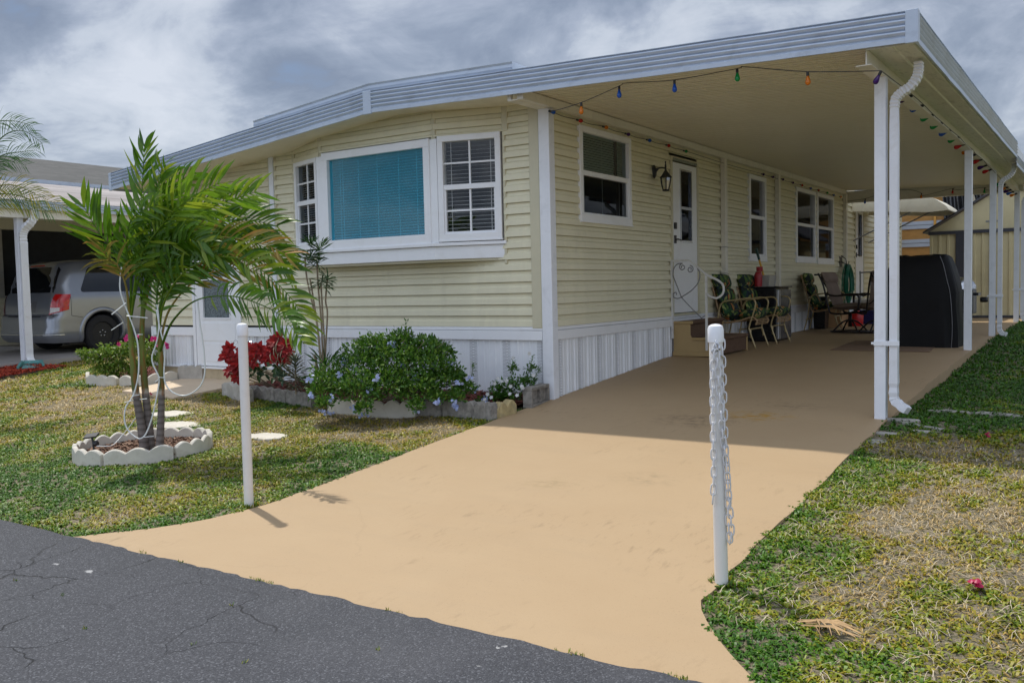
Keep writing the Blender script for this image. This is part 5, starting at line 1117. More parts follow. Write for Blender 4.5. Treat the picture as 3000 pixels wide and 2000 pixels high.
for x, y in ((783, 860), (788, 832), (813, 848), (758, 918), (740, 945), (760, 950), (812, 937), (819, 940), (835, 955), (866, 868), (868, 872), (851, 893), (952, 865), (955, 870), (1040, 925), (1050, 935), (1038, 835), (997, 845), (972, 838), (1053, 880), (1078, 868), (925, 838), (895, 790), (900, 792), (862, 795), (842, 880), (960, 950), (1005, 920), (1010, 925), (712, 905), (708, 870)):
    p = PD(x+random.uniform(-2, 2), y, 8.35+.25*random.random()+(.25 if y < 860 else 0)); flower_cluster(p, random.choice((4, 6, 8)), .017, .017, BLUEF, pb)
# right hand sprig of the same bush and vinca
vc = thing('white_vinca', 'leafy vinca plant with white flowers beside the concrete block', 'plant', (-.6, -.45, -.03)); VL = leafmat('vinca_leaf', (.02, .09, .008), (.06, .17, .012), (.13, .26, .03), trans=.3)
vst = [((1165, 925), (1150, 885), 1), ((1170, 925), (1190, 870), 1), ((1175, 925), (1178, 822), 1.2), ((1200, 920), (1225, 815), 1.2), ((1205, 920), (1240, 845), 1), ((1150, 930), (1130, 915), .8), ((1160, 930), (1160, 905), .8), ((1190, 925), (1205, 880), 1), ((1140, 935), (1122, 925), .7), ((1215, 900), (1232, 870), 1), ((1180, 930), (1168, 868), 1), ((1155, 930), (1140, 880), 1)]
g = MB(); LC = []; LD = []
for i, (a, b, s) in enumerate(vst):
    A = PD(*a, 9.05-.02*(i % 5)); B_ = PD(*b, 8.95+.05*(i % 3)); g.tube(smooth_path([A, (A+B_)/2+RNG.normal(0, .008, 3), B_], 4), .003, 5)
    for k in range(46):
        f = .12+.88*k/46; a_ = k*2.4; q = A+(B_-A)*f; LC.append(q); LD.append(np.array([math.cos(a_), math.sin(a_), .45]))
g.build('stem', GSTEM, vc); LC = np.array(LC); n_ = len(LC); leaves('foliage', LC, np.array(LD), np.array([0, 0, 1.])+unit(n_)*.25, RNG.uniform(.03, .048, n_), RNG.uniform(.013, .018, n_), VL, vc)
for x, y in ((1137, 880), (1152, 876), (1165, 873), (1172, 886), (1162, 875), (1172, 905), (1143, 868), (1188, 908), (1198, 888), (1200, 890), (1225, 862), (1178, 822), (1216, 812), (1120, 905), (1113, 918), (1128, 912), (1158, 888), (1193, 868)):
    flower_cluster(PD(x, y, 8.72), 1, .002, .022, WHITEF, vc)
blobs = []
for (x, y, r, w_) in ((1150, 895, 26, 1), (1185, 890, 30, 1.3), (1140, 915, 24, 1), (1210, 880, 24, 1), (1222, 850, 18, .6), (1180, 850, 16, .5), (1165, 915, 28, 1), (1105, 925, 16, .5)):
    p = PD(x, y, 8.98); rr_ = r/2090*8.98; blobs.append((p[0], p[1], p[2], rr_, rr_*.7, rr_, w_))
C_, U = bush_pts(900, blobs, .1); C_[:, 2] = np.maximum(C_[:, 2], -.03); k_ = ~((C_[:, 0] > -.12) & (C_[:, 1] > -.5) & (C_[:, 2] < .17)); C_, U = C_[k_], U[k_]; n_ = len(C_); leaves('foliage', C_, U*.4+unit(n_)+np.array([0, 0, .5]), unit(n_)*.6+np.array([0, 0, .9]), RNG.uniform(.03, .048, n_), RNG.uniform(.013, .019, n_), VL, vc)
for (x, y) in ((1110, 915), (1118, 920), (1095, 895)): flower_cluster(PD(x, y, 8.9), 5, .012, .013, BLUEF, pb)
# --- poinsettias
REDB = leafmat('red_bract', (.14, .002, .003), (.33, .003, .004), (.50, .01, .008), rough=.6, trans=.25); DKL = leafmat('dark_leaf', (.008, .03, .008), (.02, .06, .012), (.05, .10, .02), trans=.15)
def poinsettia(loc, lab, heads, leafs, dep):
    t = thing('poinsettia', lab, 'plant', tuple(loc), 'red poinsettias by the front walk')
    for (x, y, r) in heads:
        p = PD(x, y, dep+random.uniform(-.06, .06)); F_ = Vector((.5, -.8, .35+random.uniform(-.3, .4))).normalized(); a = F_.orthogonal().normalized(); b = F_.cross(a); Cs = []; Ds = []; Ns = []
        for ring, (cnt, rad, lift) in enumerate(((7, 1., .05), (6, .8, .35), (5, .5, .8))):
            for k in range(cnt): q = 2*math.pi*k/cnt+ring*.5+random.uniform(-.2, .2); Cs.append(p+np.array(F_)*ring*.008); Ds.append(np.array(a*math.cos(q)+b*math.sin(q)+F_*lift)*1.0); Ns.append(np.array(F_)); 
        n_ = len(Cs); Rr = 1.02*np.array([r*f*random.uniform(.85, 1.1) for cnt, f in ((7, 1.), (6, .8), (5, .5)) for _ in range(cnt)])
        leaves('flower', np.array(Cs), np.array(Ds), np.array(Ns)+unit(n_)*.15, Rr, Rr*.58, REDB, t, cup=.18)
    Cs = np.array([PD(x+random.gauss(0, 9), y+random.gauss(0, 10), dep+random.uniform(-.02, .12)) for x, y in leafs for _ in range(7)]); n_ = len(Cs); dn = unit(n_)+np.array([.2, -.3, -.5]); leaves('foliage', Cs, dn, np.array([.5, -.7, .4])+unit(n_)*.4, RNG.uniform(.06, .10, n_), RNG.uniform(.03, .05, n_), DKL, t)
    g = MB()
    for (x, y, r) in heads: g.tube(smooth_path([Vector(loc)+Vector((random.uniform(-.05, .05), 0, -.02)), Vector(PD((x+leafs[0][0])/2, (y+870)/2, dep)), Vector(PD(x, y+4, dep+.03))], 4), .005, 5)
    g.build('stem', BARK, t)
poinsettia((-3.68, -.33, .0), 'low broad red poinsettia at the left end of the bed, behind the left post', [(527, 800, .09), (520, 818, .10), (547, 835, .15), (548, 862, .12), (560, 808, .12), (535, 826, .08), (528, 852, .09), (565, 830, .12)], [(555, 860), (560, 845)], 9.9)
poinsettia((-3.35, -.30, .0), 'middle red poinsettia with dark leaves just right of the left post', [(585, 810, .11), (602, 812, .10), (595, 800, .09), (612, 825, .08), (580, 828, .09), (575, 805, .1)], [(585, 840), (600, 835), (590, 850), (607, 845)], 9.7)
poinsettia((-3.05, -.3, .0), 'tallest red poinsettia, right of the other two', [(632, 785, .11), (645, 800, .11), (655, 790, .10), (622, 803, .10), (662, 810, .09), (640, 820, .11), (670, 822, .07), (640, 772, .07), (655, 826, .09)], [(640, 845), (630, 850), (650, 845), (645, 862)], 9.45)
# --- silvery spiny rosette plant
sp1 = thing('rosette_plant', 'spiky grey-green rosette plant on a short stem right of the poinsettias', 'plant', (-2.85, -.42, -.01)); A = PD(680, 905, 9.3); B_ = PD(678, 822, 9.3); g = MB(); g.tube([A, B_], .008, 6); g.build('stem', BARK, sp1)
Cs = []; Ds = []; Ls = []
for k in range(120):
    f = k/120; a_ = k*2.4; Cs.append(A+(B_-A)*(.15+.85*f)); Ds.append(np.array([math.cos(a_), math.sin(a_), -.15+1.3*f**1.5])); Ls.append(.13*(1-.35*abs(f-.4)))
leaves('foliage', np.array(Cs), np.array(Ds), np.array([0, 0, 1.])+unit(120)*.1, np.array(Ls), np.full(120, .018), leafmat('grey_green_leaf', (.05, .07, .05), (.10, .13, .09), (.28, .30, .22), trans=.1), sp1)
# --- dracaena
dr = thing('dracaena', 'tall thin-stemmed dracaena with spiky leaf rosettes at the left corner of the bay', 'plant', (-2.75, -.35, 0.0)); dd = 9.15
DST = [[(735, 905), (737, 850), (733, 780), (722, 700), (712, 640)], [(740, 905), (741, 820), (738, 740), (731, 660), (728, 600)], [(745, 900), (748, 800), (752, 720), (748, 690), (752, 640)], [(738, 850), (728, 745), (718, 700), (705, 640), (700, 590)], [(742, 860), (745, 790), (742, 735), (737, 650)], [(728, 860), (726, 830), (722, 815)]]
g = MB()
for q, s in enumerate(DST): g.tube(smooth_path([PD(x, y, dd+.03*(q % 3)) for x, y in s], 5), .009 if q < 5 else .014, 6)
g.build('stem', BARK, dr, smooth=True); DL = leafmat('dracaena_leaf', (.012, .05, .012), (.03, .10, .02), (.09, .15, .05), trans=.15)
Cs = []; Ds = []; Ls = []
for (x, y, n_, L_, up) in ((712, 592, 34, .19, .3), (735, 575, 26, .17, .8), (728, 605, 22, .15, .2), (704, 600, 24, .16, .1), (738, 650, 36, .18, .0), (752, 640, 20, .14, .3), (715, 565, 16, .15, 1.), (748, 845, 26, .26, .9), (738, 868, 22, .24, .2), (745, 880, 20, .28, .5)):
    for k in range(n_):
        a_ = random.uniform(0, 6.28); Cs.append(PD(x+random.uniform(-2, 2), y+random.uniform(-5, 5), dd)); Ds.append(np.array([math.cos(a_), math.sin(a_), up+random.gauss(0, .45)])); Ls.append(L_*random.uniform(.7, 1.1))
n_ = len(Cs); leaves('foliage', np.array(Cs), np.array(Ds), np.array([0, 0, 1.])+unit(n_)*.2, np.array(Ls), np.full(n_, .013), DL, dr, cup=.5)
# --- bougainvillea bed bush
bg_ = thing('bougainvillea', 'loose yellow-green bush with small pink flowers in the left bed near the van', 'bush', (-6.7, -.1, .0)); BL = leafmat('bougainvillea_leaf', (.05, .13, .012), (.16, .27, .03), (.42, .46, .10), trans=.35)
blobs = []
for (x, y, r, w_) in ((215, 825, 26, 1), (245, 815, 30, 1.2), (280, 815, 34, 1.2), (300, 800, 26, .8), (350, 800, 28, .8), (270, 845, 30, 1.2), (235, 850, 26, 1), (330, 840, 26, .8), (355, 830, 22, .6), (190, 815, 14, .4), (260, 865, 28, .8), (310, 860, 24, .6)):
    p = PD(x, y, 12.4); rr_ = r/2090*12.4; blobs.append((p[0], p[1], p[2], rr_, rr_*.8, rr_*.9, w_))
C_, U = bush_pts(2600, blobs, .15); C_[:, 2] = np.maximum(C_[:, 2], .0); n_ = len(C_)
leaves('foliage', C_, U*.5+unit(n_)+np.array([0, 0, .2]), unit(n_)*.7+np.array([0, 0, .9]), RNG.uniform(.035, .065, n_), RNG.uniform(.02, .034, n_), BL, bg_)
tips = [(b[0]+random.uniform(-.1, .1), b[1]+random.uniform(-.1, .1), b[2]+b[5]*.6) for b in blobs for _ in range(4)]; stems((-6.65, -.1, .02), tips, .006, BARK, bg_)
PINK = leafmat('pink_bract', (.5, .01, .12), (.75, .03, .22), trans=.3)
for x, y in ((352, 776), (357, 780), (364, 786), (372, 778), (378, 790), (292, 778), (300, 775), (274, 788), (382, 796), (366, 795), (318, 772)): flower_cluster(PD(x, y, 12.1), 3, .015, .03, PINK, bg_)

# ================================================================== PALMS IN THE RING
WIND = Vector((.83, .55, 0))
PALM1 = leafmat('palm_leaf', (.018, .075, .004), (.09, .20, .008), (.36, .40, .025), rough=.34, trans=.42)
PALM2 = leafmat('palm_leaf_sunlit', (.05, .17, .010), (.20, .34, .02), (.50, .52, .04), rough=.38, trans=.5)  # same leaf with the sunlight put into a brighter, yellower colour
PALM3 = leafmat('palm_leaf_scorched', (.10, .16, .02), (.32, .24, .05), (.45, .16, .03), rough=.6, trans=.3)
def palmbark():
    m_, t, b = newmat('palm_trunk'); co = tcoord(t); s = t.nodes.new('ShaderNodeSeparateXYZ'); t.links.new(co, s.inputs[0])
    z = mth('ADD', s.outputs[2], mth('MULTIPLY', noise_(t, co, 7, 3), .03, nt_=t), nt_=t); ph = mth('FRACT', mth('DIVIDE', z, .052, nt_=t), nt_=t)
    ringc = ramp_(t, ph, [(0, (.05, .04, .035)), (.12, (.12, .10, .09)), (.5, (.21, .18, .165)), (1, (.15, .125, .11))]); c = mixc(t, ramp_(t, noise_(t, co, 12, 6, .7), [(.4, 0.), (.7, .6)]), ringc, (.07, .055, .045))
    up = ramp_(t, mth('DIVIDE', mth('SUBTRACT', z, .50, nt_=t), .9, nt_=t), [(0., (.14, .11, .10)), (.03, (.46, .42, .36)), (.07, (.09, .10, .02)), (.4, (.16, .19, .03)), (.7, (.12, .17, .03))])
    f = mth('GREATER_THAN', z, .50, nt_=t); c = mixc(t, f, c, up)
    c = mixc(t, mth('MULTIPLY', f, ramp_(t, noise_(t, tcoord(t, 'Object', (9, 9, 2)), 3, 5, .6), [(.5, 0.), (.62, .8)]), nt_=t), c, (.24, .10, .02))
    t.links.new(c, b.inputs['Base Color']); b.inputs['Roughness'].default_value = .7; bump_(t, b, mth('ADD', ph, noise_(t, co, 60, 4), nt_=t), .35, .006); return m_
PBARK = palmbark(); PETI = M('petiole', (.16, .24, .04), .45, .25, 12); PDD = 7.86
def frond(par, pts, dep0, dep1, Lf, wf, mat, start=.22, n_=34, face=1., drop=.25, wind=.55, dens=1., ragged=.15, r0=.009):
    n_ = int(n_*.80); dens *= .9; wind *= 1.15; wf *= 1.08; drop += .34
    P_ = smooth_path([PD(x, y, dep0+(dep1-dep0)*i/(len(pts)-1)) for i, (x, y) in enumerate(pts)], 10); m_ = len(P_)
    g = MB(); g.tube(P_, [r0*(1-.82*i/(m_-1)) for i in range(m_)], 6, True, 1.3)
    acc = [0]
    for a, b in zip(P_[:-1], P_[1:]): acc.append(acc[-1]+(b-a).length)
    tot = acc[-1]; view = Vector(RM[2]); rnd = random.Random(int(pts[-1][0]*7+pts[-1][1]))
    vs0 = []; fs0 = []
    for k in range(n_):
        f = start+(1-start)*(k+.5)/n_; d = f*tot; i = min(max(j for j in range(m_) if acc[j] <= d), m_-2); q = P_[i].lerp(P_[i+1], (d-acc[i])/max(1e-6, acc[i+1]-acc[i])); T = (P_[i+1]-P_[i]).normalized()
        S0 = T.cross(-view).normalized(); N0 = S0.cross(T)
        for s in (1, -1):
            if rnd.random() > dens: continue
            L_ = Lf*(.55+.6*math.sin(math.pi*min(1, (f-start)/(1-start)*.8+.12)))*rnd.uniform(.8, 1.1); w2 = wf*.5*rnd.uniform(.7, 1.15)
            D = (T*(.45+.5*f)+S0*s*face*(1-.35*f)+N0*rnd.uniform(-.35, .45)+Vector((0, 0, .05))).normalized(); nn = (N0+S0*s*rnd.uniform(-.2, .7)+Vector([rnd.gauss(0, .25) for _ in range(3)])).normalized()
            c = q.copy(); side = D.cross(nn).normalized(); seg = 5; base = len(vs0); wd = wind*rnd.uniform(.5, 1.3); gd = drop*rnd.uniform(.4, 1.6)
            for j in range(seg+1):
                t_ = j/seg; wj = w2*(.35+1.3*t_ if t_ < .35 else (.80+.2*math.cos((t_-.35)*2.4))*(1-((t_-.35)/.65)**2.2*.96))
                Dj = (D+WIND*wd*t_+Vector((0, 0, -gd*t_*t_*1.6))).normalized(); sj = Dj.cross(nn).normalized(); up = nn*wj*.35
                vs0 += [c-sj*wj+up, c.copy(), c+sj*wj+up]
                c = c+Dj*L_/seg
            for j in range(seg): b_ = base+3*j; fs0 += [(b_, b_+1, b_+4, b_+3), (b_+1, b_+2, b_+5, b_+4)]
    g.add(vs0, fs0); return g.build('frond', mat, par, smooth=True)
def palm(label, base_px, trunk, r_, dep, fronds, zb):
    p = PD(*base_px, dep); t = thing('palm_tree', label, 'palm', (p[0], p[1], zb), 'young palms in the scalloped ring')
    P_ = smooth_path([PD(x, y, dep) for x, y in trunk], 8); n = len(P_); P_[0].z = zb-.03
    g = MB(); rr = [r_*(1.25-.75*(i/(n-1))**.6)*(1.12 if i == 0 else 1)*(1+.02*((i % 2)*2-1)) for i in range(n)]; g.tube(P_, rr, 14); g.build('trunk', PBARK, t, smooth=True)
    for fr in fronds: frond(t, *fr[0], **fr[1])
    return t
K = dict
palm('left young palm in the ring, its crown thrown to the left and upright', (333, 1032), [(333, 1040), (325, 980), (312, 900), (305, 830), (300, 770), (296, 720)], .037, PDD, [
    (([(298, 740), (288, 650), (262, 580), (225, 530), (190, 470)], PDD, PDD-.15, .34, .045, PALM1), K(n_=17, start=.35, drop=-.35, wind=.12, face=.8)),
    (([(300, 745), (303, 640), (318, 540), (326, 440), (332, 330)], PDD, PDD+.05, .27, .036, PALM1), K(n_=30, start=.25, wind=.35, drop=-.3, face=.8)),
    (([(298, 730), (300, 640), (290, 560), (305, 500), (360, 470)], PDD, PDD-.3, .25, .032, PALM1), K(n_=24, start=.3, wind=.5)),
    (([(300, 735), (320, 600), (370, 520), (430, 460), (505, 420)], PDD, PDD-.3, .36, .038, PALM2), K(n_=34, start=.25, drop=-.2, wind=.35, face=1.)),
    (([(300, 730), (330, 610), (400, 520), (470, 480), (560, 455)], PDD, PDD+.35, .30, .032, PALM1), K(n_=34, wind=.7, drop=.1)),
    (([(299, 735), (290, 660), (270, 610), (245, 590), (235, 560)], PDD, PDD-.3, .22, .03, PALM3), K(n_=14, start=.45, wind=.3, drop=.3, dens=.7)),
    (([(300, 735), (318, 640), (345, 580), (350, 540), (372, 380)], PDD, PDD-.15, .26, .034, PALM1), K(n_=28, start=.3, wind=.5, drop=-.1))], -.235)
palm('middle young palm in the ring, leaning against the left one', (345, 1032), [(347, 1040), (342, 980), (334, 900), (328, 830), (326, 760), (330, 690)], .037, PDD+.06, [
    (([(329, 720), (345, 620), (400, 560), (470, 520), (560, 505), (640, 520)], PDD+.1, PDD+.1, .32, .033, PALM1), K(n_=42, wind=.8)),
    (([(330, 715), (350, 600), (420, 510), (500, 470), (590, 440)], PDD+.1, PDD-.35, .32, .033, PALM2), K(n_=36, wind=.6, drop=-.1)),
    (([(328, 720), (335, 640), (375, 570), (420, 545), (480, 560)], PDD+.1, PDD-.35, .24, .034, PALM1), K(n_=26, start=.4, wind=.7)),
    (([(328, 725), (325, 650), (345, 560), (400, 520), (460, 560)], PDD+.1, PDD-.2, .28, .032, PALM1), K(n_=28, wind=.6)),
    (([(330, 720), (355, 630), (420, 570), (500, 545), (600, 560), (660, 585)], PDD+.1, PDD-.3, .28, .028, PALM3), K(n_=36, wind=.9, dens=.7)),
    (([(330, 700), (350, 560), (370, 480), (410, 420), (450, 395)], PDD+.1, PDD+.2, .26, .032, PALM1), K(n_=26, wind=.6, drop=0)),
    (([(329, 700), (340, 590), (360, 510), (385, 450), (390, 400)], PDD+.1, PDD-.1, .25, .034, PALM1), K(n_=22, wind=.6))], -.225)
palm('right young palm in the ring with fronds sweeping over the post', (368, 1030), [(366, 1040), (369, 980), (371, 900), (370, 830), (366, 780), (362, 730)], .032, PDD-.05, [
    (([(366, 800), (375, 700), (430, 620), (520, 590), (600, 620), (680, 700), (700, 770)], PDD, PDD-.7, .28, .032, PALM1), K(n_=50, wind=.55, drop=.45)),
    (([(366, 790), (370, 690), (420, 590), (500, 550), (590, 560), (670, 620)], PDD, PDD+.1, .32, .033, PALM1), K(n_=44, wind=.6, drop=.35)),
    (([(367, 810), (395, 740), (450, 690), (530, 680), (600, 700), (650, 730), (698, 790)], PDD-.05, PDD-1.5, .22, .031, PALM1), K(n_=46, start=.42, wind=.5, drop=.5)),
    (([(366, 790), (372, 680), (400, 590), (440, 560), (500, 585)], PDD, PDD-.35, .24, .036, PALM1), K(n_=26, start=.4, wind=.6)),
    (([(366, 780), (380, 670), (450, 600), (560, 570), (650, 590)], PDD, PDD+.4, .30, .03, PALM1), K(n_=40, wind=.8)),
    (([(367, 800), (385, 720), (430, 660), (490, 625), (570, 620), (630, 650)], PDD, PDD+.2, .24, .026, PALM3), K(n_=30, start=.45, wind=.9, dens=.65)),
    (([(366, 795), (360, 700), (370, 620), (420, 560), (480, 540)], PDD, PDD, .30, .034, PALM1), K(n_=30, wind=.7)),
    ], -.225)
# clear tubing tied round the trunks
TUBM = M('clear_white_tubing', (.72, .74, .72), .3, .05); tb = thing('light_tube', 'loops of white tubing zip-tied around the palm trunks', 'tubing', (-2.3, -3.0, -.1)); z_ = lambda x, y, d=7.78: PD((200+x/3.484)/KD, (950+y/3.484)/KD, d)
g = MB(); up = [PD(x, y, 7.75) for x, y in ((383, 700), (362, 740), (330, 800), (330, 830))]
A_ = [PD((x/4.356)/KD, (700+y/4.356)/KD, 7.76) for x, y in ((1730, 400), (1850, 620), (1950, 850))]
g.tube(smooth_path([PD((1550/4.356)/KD, (700+360/4.356)/KD, 7.76), PD((1530/4.356)/KD, (700+600/4.356)/KD, 7.76), PD((1570/4.356)/KD, (700+780/4.356)/KD, 7.76), z_(655, 0), z_(700, 150), z_(718, 300), z_(715, 520), z_(665, 720), z_(590, 840), z_(573, 960), z_(600, 1060), z_(660, 1130), z_(730, 1165), z_(790, 1120), z_(840, 1000), z_(880, 850), z_(918, 650), z_(925, 540), z_(870, 420), z_(855, 330), z_(890, 220), z_(918, 100), z_(925, -60), z_(905, -200)], 6), .0065, 6)
g.tube(smooth_path([z_(1320, -250), z_(1345, 0), z_(1370, 150), z_(1390, 330), z_(1390, 520), z_(1330, 650), z_(1200, 725), z_(1080, 700), z_(1000, 620), z_(978, 500), z_(985, 250), z_(940, 60), z_(900, -150)], 6), .0065, 6)
g.tube(smooth_path([z_(690, 950, 7.9), z_(620, 1050, 7.9), z_(560, 1120, 7.9), z_(480, 1210, 7.8), z_(420, 1240, 7.7), z_(290, 1240, 7.7)], 5), .004, 5); g.build('tubing', TUBM, tb, smooth=True)
g = MB()
for a, b in (((575, 795), (665, 775)), ((655, 730), (725, 718)), ((730, 765), (805, 757)), ((770, 1150), (875, 1140)), ((705, 103), (760, 103)), ((930, 540), (988, 545)), ((885, 590), (925, 560)), ((440, 60), (560, -20))): g.tube([z_(*a, 7.77), z_(*b, 7.77)], .0035, 5)
g.tube([PD((1425/4.356)/KD, (700+965/4.356)/KD, 7.7), PD((1610/4.356)/KD, (700+815/4.356)/KD, 7.75)], .005, 5); g.tube([PD((1615/4.356)/KD, (700+980/4.356)/KD, 7.72), PD((1885/4.356)/KD, (700+1008/4.356)/KD, 7.72)], .005, 5); g.build('zip_tie', TUBM, tb)
# --- neighbour's feather palm reaching in from the left
np_ = thing('feather_palm', 'fine-leaved palm reaching in at the left edge in front of the neighbouring carport', 'palm', (-6.9, -2.6, -.2)); dp = 10.4
P_ = smooth_path([PD(-75, 900, dp), PD(-70, 700, dp), PD(-72, 520, dp)], 6); P_[0].z = -.22; g = MB(); g.tube(P_, .055, 12); g.build('trunk', PBARK, np_, smooth=True)
FP1 = leafmat('feather_leaf', (.02, .07, .015), (.06, .15, .03), (.14, .24, .05), trans=.3); FP2 = leafmat('feather_leaf_yellow', (.08, .16, .02), (.28, .28, .03), (.5, .36, .03), trans=.4)
for pts, m_, n_ in (([(-72, 520), (-50, 400), (0, 320), (50, 300), (98, 330)], FP1, 60), ([(-72, 520), (-60, 380), (-20, 290), (30, 278), (75, 290)], FP1, 60), ([(-72, 520), (-30, 440), (30, 425), (80, 445), (148, 478)], FP2, 64), ([(-72, 520), (-40, 460), (10, 445), (60, 455), (100, 480), (118, 490)], FP1, 56), ([(-72, 520), (-50, 440), (-10, 380), (20, 370), (60, 380)], FP1, 50), ([(-72, 520), (-50, 480), (0, 460), (45, 465), (82, 487)], FP2, 50), ([(-72, 520), (-90, 400), (-130, 340), (-190, 330)], FP1, 50), ([(-72, 520), (-110, 440), (-170, 430), (-220, 480)], FP1, 50), ([(-72, 520), (-75, 400), (-60, 300), (-30, 240)], FP1, 40), ([(-72, 520), (-30, 400), (0, 360), (40, 350), (85, 345)], FP1, 56)):
    frond(np_, pts, dp, dp+random.uniform(-.3, .3), .20, .010, m_, start=.15, n_=n_, face=1.1, drop=.35, wind=.1, r0=.010)
# ================================================================== NEIGHBOUR, LEFT
SIDN = CREAM
nh = thing('neighbour_house', 'low neighbouring home at the left with a grey shingle roof and dark screened porch', 'house', (-14.5, 2, .1))
GAL = M('streaked_metal_roof', (.27, .245, .24), .7, .45, 2.2, .1, 40, dirt=(.10, .07, .065), ds=1.6, da=1., sc=(1.6, .22, 1))
def shingle():
    m_, t, b = newmat('grey_shingle'); co = tcoord(t, 'Object', (1, 1, 1)); br = t.nodes.new('ShaderNodeTexBrick'); mp = t.nodes.new('ShaderNodeMapping'); mp.inputs['Rotation'].default_value = (0, 0, math.pi/2); t.links.new(co, mp.inputs[0]); t.links.new(mp.outputs[0], br.inputs['Vector'])
    br.inputs['Scale'].default_value = 1; br.inputs['Brick Width'].default_value = .3; br.inputs['Row Height'].default_value = .14; br.inputs['Mortar Size'].default_value = .008
    br.inputs['Color1'].default_value = (.045, .048, .046, 1); br.inputs['Color2'].default_value = (.10, .10, .097, 1); br.inputs['Mortar'].default_value = (.05, .05, .05, 1)
    t.links.new(mixc(t, noise_(t, co, 3, 6), br.outputs[0], (.08, .08, .077)), b.inputs['Base Color']); b.inputs['Roughness'].default_value = .9; return m_
# carport of the neighbour: eave along Y at x=-10.5
nc = thing('neighbour_carport', 'white neighbouring carport at the left edge sheltering the silver van', 'carport', (-10.5, .4, .1))
g = MB(); Y0, Y1 = -3.2, 12.
g.add([(-10.35, Y0, 2.72), (-10.35, Y1, 2.72), (-13.6, Y1, 3.50), (-13.6, Y0, 3.50), (-10.35, Y0, 2.64), (-10.35, Y1, 2.64), (-13.6, Y1, 3.42), (-13.6, Y0, 3.42)], [(0, 1, 2, 3), (4, 7, 6, 5), (0, 3, 7, 4), (1, 5, 6, 2), (2, 6, 7, 3)])
g.build('roof', GAL, nc)
g = MB(); fascia(g, (-10.34, Y0, 2.60), (-10.34, Y1, 2.60), .15, (1, 0, 0), 2); g.build('fascia', FASCIA, nc)
g = MB(); g.box(-10.56, Y0, 2.46, -10.40, Y1, 2.62); g.build('beam', BEAM, nc)
for y in (.35, 4.6, 8.9):
    g = MB(); g.box(-10.57, y-.055, .04, -10.46, y+.05, 2.46); g.build('post', WMETAL, nc, bevel=.005)
for y in (-2.9,):
    g = MB(); g.box(-10.57, y-.055, -.2, -10.46, y+.05, 2.46); g.build('post', WMETAL, nc, bevel=.005)
g = MB(); x, y = -10.40, .37
pts = smooth_path([(-10.25, y+.12, 2.64), (-10.25, y+.12, 2.50), (-10.28, y+.06, 2.38), (-10.36, y+.0, 2.28), (x, y-.02, 2.18), (x, y-.02, 2.05)], 5)
pts += [Vector((x, y-.02, z)) for z in np.linspace(1.9, .35, 5)]+smooth_path([(x, y-.02, .28), (x, y-.02, .18), (x+.04, y-.03, .10), (x+.15, y-.06, .05), (x+.2, y-.07, .045)], 4)
g.tube(pts, [.055+(.004*((i % 2)*2-1) if i < 26 else 0) for i in range(len(pts))], 4, True, .8, up=(.3, 1, 0), sq=True); g.build('downspout', DSM, nc)
NHX = -14.2
g = MB(); ft = ((NHX, 0, 0), (0, 1, 0), (1, 0, 0)); siding(g, ft, -3, 14, .2, 1.18); g.box(NHX-.1, -3, 2.55, NHX, 14, 3.5); g.box(NHX-6, -3, .1, NHX-.1, -2.9, 3.4); g.build('wall', SIDN, nh)
g = MB(); g.box(NHX-.12, -2.9, 1.2, NHX-.08, 13.9, 2.55); g.build('window_screen', DARKIN, nh)
g = MB()
for y in (-2.9, -.6, 1.9, 4.3, 4.75, 7, 9.5, 13.8): g.box(NHX-.08, y-.05, 1.18, NHX+.02, y+.05, 2.56)
g.box(NHX-.08, -3, 1.16, NHX+.04, 14, 1.20); g.build('screen_frame', M('porch_trim', (.42, .40, .34), .5), nh)
g = MB(); g.add([(-13.3, 1.0, 3.42), (-13.3, 14, 3.42), (-16.6, 14, 4.42), (-16.6, 3.3, 4.42), (-19.9, 1.0, 3.42), (-19.9, 14, 3.42), (-13.3, -3.2, 3.40), (-19.9, -3.2, 3.40)], [(0, 1, 2, 3), (3, 2, 5, 4), (0, 3, 4), (6, 0, 4, 7)]); g.build('roof', shingle(), nh)
g = MB(); g.box(-13.42, -3.2, 3.30, -13.28, 14, 3.50); g.build('roof_edge', FASCIA, nh)
# splash block and stop
sb_ = PG(105, 838); g = MB(); d = Vector((.86, -.5, -.02)).normalized(); s_ = Vector((.5, .86, 0)); o0 = Vector((-10.20, .28, .03))
def SB(a, b, c): return o0+d*a+s_*b+Vector((0, 0, c))
for (a0, a1, b0, b1, c0_, c1_) in ((0, .66, -.13, .13, 0, .02), (0, .62, -.16, -.125, 0, .085), (0, .62, .125, .16, 0, .085), (-.02, .02, -.13, .13, 0, .08)):
    w0 = .0 if b0 < 0 < b1 else (.04 if b0 > 0 else -.04)
    g.add([SB(a0, b0, c0_), SB(a1, b0+w0, c0_), SB(a1, b1+w0, c0_), SB(a0, b1, c0_), SB(a0, b0, c1_), SB(a1, b0+w0, c1_*.5 if c1_ > .05 else c1_), SB(a1, b1+w0, c1_*.5 if c1_ > .05 else c1_), SB(a0, b1, c1_)], [(0, 3, 2, 1), (4, 5, 6, 7), (0, 1, 5, 4), (1, 2, 6, 5), (2, 3, 7, 6), (3, 0, 4, 7)])
o = g.build('splash_block', M('teal_plastic', (.08, .26, .25), .45, .12, 6, dirt=(.15, .2, .08), ds=6, da=.6), None, bevel=.006, origin=tuple(o0)); tag(o, 'teal plastic splash block below the neighbouring downspout', 'splash block')

